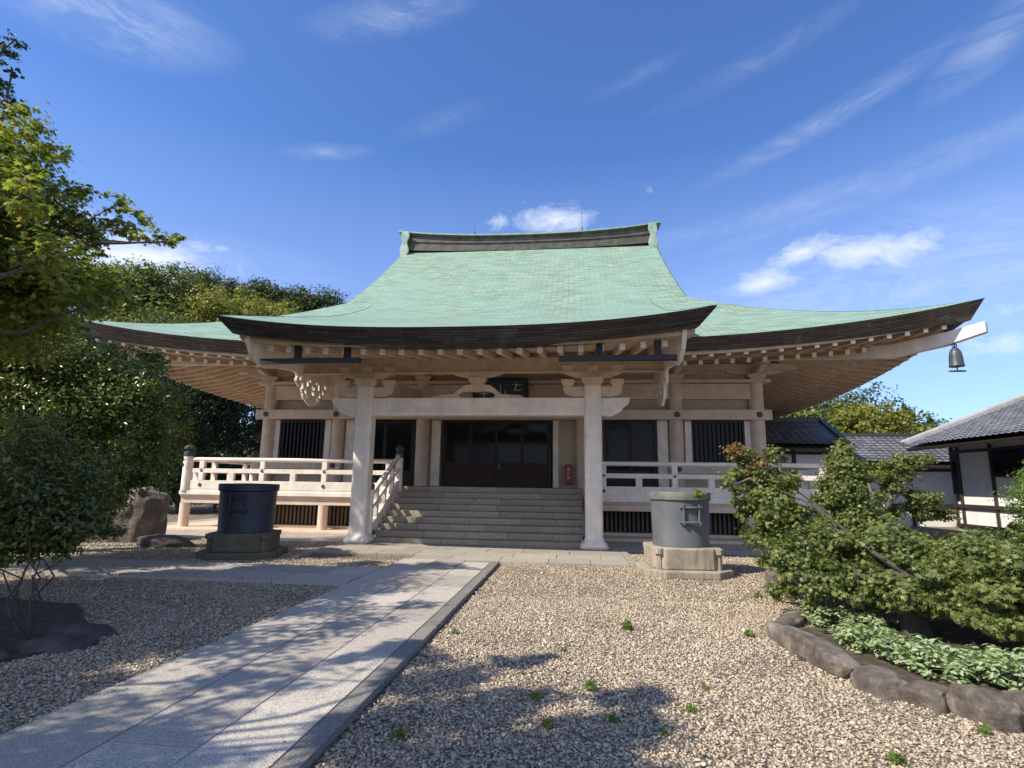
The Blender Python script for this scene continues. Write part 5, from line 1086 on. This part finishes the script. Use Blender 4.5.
# ------------------------------------------------------------------ right maple shrub, trained tree and neighbours
rt = thing('maple_shrub', 'spreading green maple shrub with dark trunk inside the stone edged bed', 'shrub', (3.75, 7.0, 0)); tb0 = (3.75, 7.05, 0)
rcl = [A(758, 475, 8.8, .22, .16), A(775, 500, 8.6, .34, .24), A(800, 520, 8.5, .28, .18), A(768, 530, 8.4, .28, .2), A(790, 555, 8.0, .34, .22), A(826, 545, 8.0, .36, .22), A(852, 570, 7.6, .34, .2), A(822, 590, 7.4, .30, .14), A(880, 552, 7.6, .38, .22), A(900, 588, 7.0, .36, .16), A(935, 560, 7.2, .38, .2), A(952, 592, 6.8, .34, .16), A(982, 562, 7.0, .38, .2), A(1012, 588, 6.6, .4, .2), A(985, 612, 6.6, .3, .12), A(868, 600, 7.2, .3, .12), A(1020, 560, 7.2, .4, .2), A(1000, 552, 7.8, .3, .14), A(1055, 590, 6.6, .6, .3), A(1060, 558, 7.4, .5, .25), A(748, 500, 8.8, .22, .16), A(790, 478, 8.8, .18, .12), A(812, 572, 8.2, .25, .14), A(905, 540, 8.2, .3, .12), A(955, 550, 7.9, .28, .1), A(780, 582, 7.9, .2, .1), A(1010, 618, 6.4, .34, .12), A(960, 615, 6.6, .3, .1), A(840, 560, 8.6, .4, .3), A(900, 560, 8.4, .5, .3), A(960, 560, 8.4, .5, .3), A(735, 468, 8.8, .12, .08), A(1040, 615, 6.4, .4, .16)]
tk = MB(); tk.tube(wob(tb0, (3.7, 7.1, .62), 3, .03), [.15, .13, .12, .13], 10)
for c in rcl[::3]: tk.tube(wob((3.7 + random.uniform(-.08, .08), 7.1, .5 + random.random() * .15), c[:3], 5, .05), [.034, .026, .018, .012, .008, .004], 6)
obj('trunk', tk, M['bark'], rt, smooth=True); add_leaves('crown', rt, M['maple_right'], fringe([(c[0], c[1], c[2] + random.gauss(0, .04), c[3] * 1.05, c[4] * 1.15, c[5] * 1.25) for c in rcl], 3, .45), 100000, .06, 'maple', tuft=.30, ntuft=13, flat=.7, shell=.5)
# left sparse twigs with reddish leaves
rl_ = MB()
for a in ([(790, 500, 8.6), (765, 470, 8.7), (745, 452, 8.8), (728, 446, 8.8)], [(785, 505, 8.6), (750, 478, 8.6), (722, 490, 8.5), (700, 494, 8.4)], [(790, 490, 8.7), (775, 460, 8.8), (760, 445, 8.8)]):
    rl_.tube([at(*p) for p in a], [.012, .009, .006, .003][:len(a)], 5)
obj('twig', rl_, M['bark_pale'], rt); rcl2 = [A(738, 452, 8.8, .16, .1), A(755, 462, 8.8, .16, .12), A(726, 480, 8.5, .12, .08), A(700, 494, 8.4, .09, .06), A(748, 478, 8.8, .14, .08), A(775, 455, 8.8, .14, .12)]
add_leaves('reddish_leaves', rt, M['red_leaf'], [rcl2[1], rcl2[0], rcl2[4]], 420, .06, 'maple', tuft=.5); add_leaves('twig_leaves', rt, M['maple_right'], rcl2, 900, .065, 'maple', tuft=.5)
# slender dense tree behind it
tt = thing('slender_tree', 'slender upright dark green tree in front of the annex, left of the pale limbed one', 'tree', (4.85, 11.2, 0)); tcl = [A(843, 465, 10, .22, .2), A(840, 488, 10, .30, .22), A(850, 512, 10, .34, .22), A(836, 535, 10, .36, .24), A(862, 540, 10, .36, .24), A(853, 478, 10, .2, .14), A(830, 500, 10, .2, .14), A(842, 450, 10, .12, .14), A(868, 515, 10, .22, .14), A(815, 525, 10, .22, .14)]
obj('trunk', trunk_mesh((4.85, 11.2, 0), (4.45, 10.1, 2.0), .06, tcl, 8), M['bark'], tt); add_leaves('crown', tt, M['maple_right'], fringe(tcl, 3), 30000, .058, 'maple', tuft=.4, ntuft=22)
pt = thing('trained_tree', 'trained tree with pale bent limbs and sparse foliage tiers before the corridor', 'tree', (8.0, 11.6, 0)); pc = [A(880, 470, 12, .5, .2), A(910, 462, 12, .4, .16), A(875, 490, 12, .4, .16), A(920, 500, 12, .4, .16), A(900, 515, 12, .45, .16), A(865, 505, 12, .35, .16), A(935, 515, 12, .35, .14), A(895, 478, 12, .35, .14)]
pk_ = MB(); pk_.tube([(7.7, 12, 0), at(872, 535, 12), at(882, 508, 12), at(898, 492, 12), at(912, 482, 12)], [.12, .10, .085, .06, .03], 8); pk_.tube([at(884, 505, 12), at(870, 490, 12), at(866, 476, 12)], [.05, .03, .015], 6); pk_.tube([at(905, 487, 12), at(925, 492, 12), at(938, 508, 12)], [.035, .025, .01], 6)
obj('trunk', pk_, M['bark_pale'], pt, smooth=True); add_leaves('crown', pt, M['hill_leaf'], pc, 7500, .07, 'diamond', tuft=.4)
cs_ = thing('clipped_conifer', 'bright green clipped conifer at the right border behind the maple shrub', 'shrub', (8.2, 10.6, 0)); cc = [A(1044, 486, 10.8, .34, .35), A(1050, 514, 10.8, .45, .45), A(1032, 468, 10.8, .14, .2), A(1060, 505, 10.8, .6, .6), A(1050, 535, 10.8, .5, .45)]
obj('trunk', trunk_mesh((8.4, 10.8, 0), (8.4, 10.8, 1.4), .1, cc, 4), M['bark'], cs_); add_leaves('foliage', cs_, M['bright_conifer'], cc, 26000, .045, 'diamond', tuft=.25, ntuft=26)
for i, (x, y, h) in enumerate([(5.6, 8.4, .8), (4.9, 9.2, .55), (7.2, 9.0, .9)]):
    t = thing('low_shrub', ['low shrub behind the maple shrub\'s trunk', 'low shrub between the pale boulder and the maple trunk', 'low shrub by the clipped conifer'][i], 'shrub', (x, y, 0), 'low shrubs in the right bed'); cl = crown(x, y, h * .6, .6, .5, h * .5, 9, .45); obj('stem', trunk_mesh((x, y, 0), (x, y, h * .5), .02, cl, 6), M['bark'], t); add_leaves('foliage', t, M['maple_right'], cl, 2500, .06, 'oval')

# ground cover in the bed -------------------------------------------------
def cover():
    P = []; Q = []; S = []
    line = [gnd(800, 620), gnd(825, 640), gnd(860, 658), gnd(905, 675), gnd(950, 690), gnd(1000, 695), gnd(1060, 705)]
    for _ in range(330):
        t = random.uniform(0, len(line) - 1.01); i = int(t); p = line[i] * (1 - t + i) + line[i + 1] * (t - i); off = random.uniform(.02, .75) ** 1.15; p = p + np.array([off * .75, off * .8, 0]); h = random.uniform(.05, .22)
        for k in range(16):
            a = random.uniform(0, 6.283); r = random.uniform(.02, .08); P.append((p[0] + r * math.cos(a), p[1] + r * math.sin(a), h + random.uniform(-.03, .03))); Q.append((math.cos(a) * .5, math.sin(a) * .5, 1)); S.append(random.uniform(.04, .075))
    me = leaf_mesh('ground_cover', np.array(P), np.array(Q), np.array(S), 'oval', (0, 0, 0)); me.materials.append(M['cover']); o = bpy.data.objects.new('ground_cover', me); COL.objects.link(o); tag(o, 'pale green leafy ground cover inside the stone edged bed', 'ground cover', kind='stuff')
cover()
# weeds in the gravel
wd = [(627, 630, 1.5, 'largest grass tuft, alone in the sunny gravel right of the path'), (749, 637, 1.1, 'grass tuft in the gravel left of the bed edging'), (455, 634, .8, 'small weed beside the kerb of the path'), (563, 652, .7, 'flat weed in the middle of the gravel'), (537, 700, .9, 'weed at the edge of the tree shadow on the gravel'), (590, 690, 1.0, 'weed in the right part of the tree shadow'), (548, 728, .9, 'weed in the lower middle of the tree shadow'), (400, 738, .9, 'weed in the shaded gravel near the kerb, lower left'), (612, 722, .8, 'weed at the right end of the tree shadow'), (690, 712, .8, 'weed in sunny gravel right of the tree shadow'), (665, 735, .7, 'weed in sunny gravel near the bottom border'), (985, 735, .9, 'weed below the large brown edging stone'), (897, 764, 1.0, 'weed at the bottom border right of centre'), (758, 598, 1.3, 'yellowish tuft at the left foot of the pale boulder'), (778, 602, 1.4, 'yellow tuft in front of the pale boulder'), (705, 690, .7, 'tiny weed in the open gravel')]
for i, (px, py, s, lab) in enumerate(wd):
    c = gnd(px, py); n = int(90 * s); a = rng.uniform(0, 6.283, n); r = np.abs(rng.normal(0, .028, n)).clip(0, .05); P = np.stack([c[0] + r * np.cos(a), c[1] + r * np.sin(a), rng.uniform(.01, .05, n) * s], 1) - np.array([c[0], c[1], 0]); Q = np.stack([np.cos(a), np.sin(a), rng.uniform(-.1, .9, n)], 1)
    me = leaf_mesh('weed', P, Q, rng.uniform(.04, .08, n) * s, 'blade', (0, 0, 0)); me.materials.append(M['weed'] if 'yellow' not in lab else M['yellow_leaf']); o = bpy.data.objects.new('weed', me); COL.objects.link(o); o.location = (c[0], c[1], 0); tag(o, lab, 'weed', 'weeds growing in the gravel')
# iron fence under the left veranda end
fe = thing('iron_fence', 'low black iron fence standing under the left end of the veranda', 'fence', (-11.2, 18.6, 0)); m = MB()
for k in range(16): m.bar((-11.9 + k * .115, 18.6, .11), (-11.9 + k * .115, 18.6, .98), .03, .03)
obj('bar', m, M['black'], fe); m = MB(); m.bar((-12, 18.6, .95), (-10.1, 18.6, .95), .04, .04); m.bar((-12, 18.6, .2), (-10.1, 18.6, .2), .04, .04); obj('rail', m, M['black'], fe)
print('objects', len(bpy.data.objects))
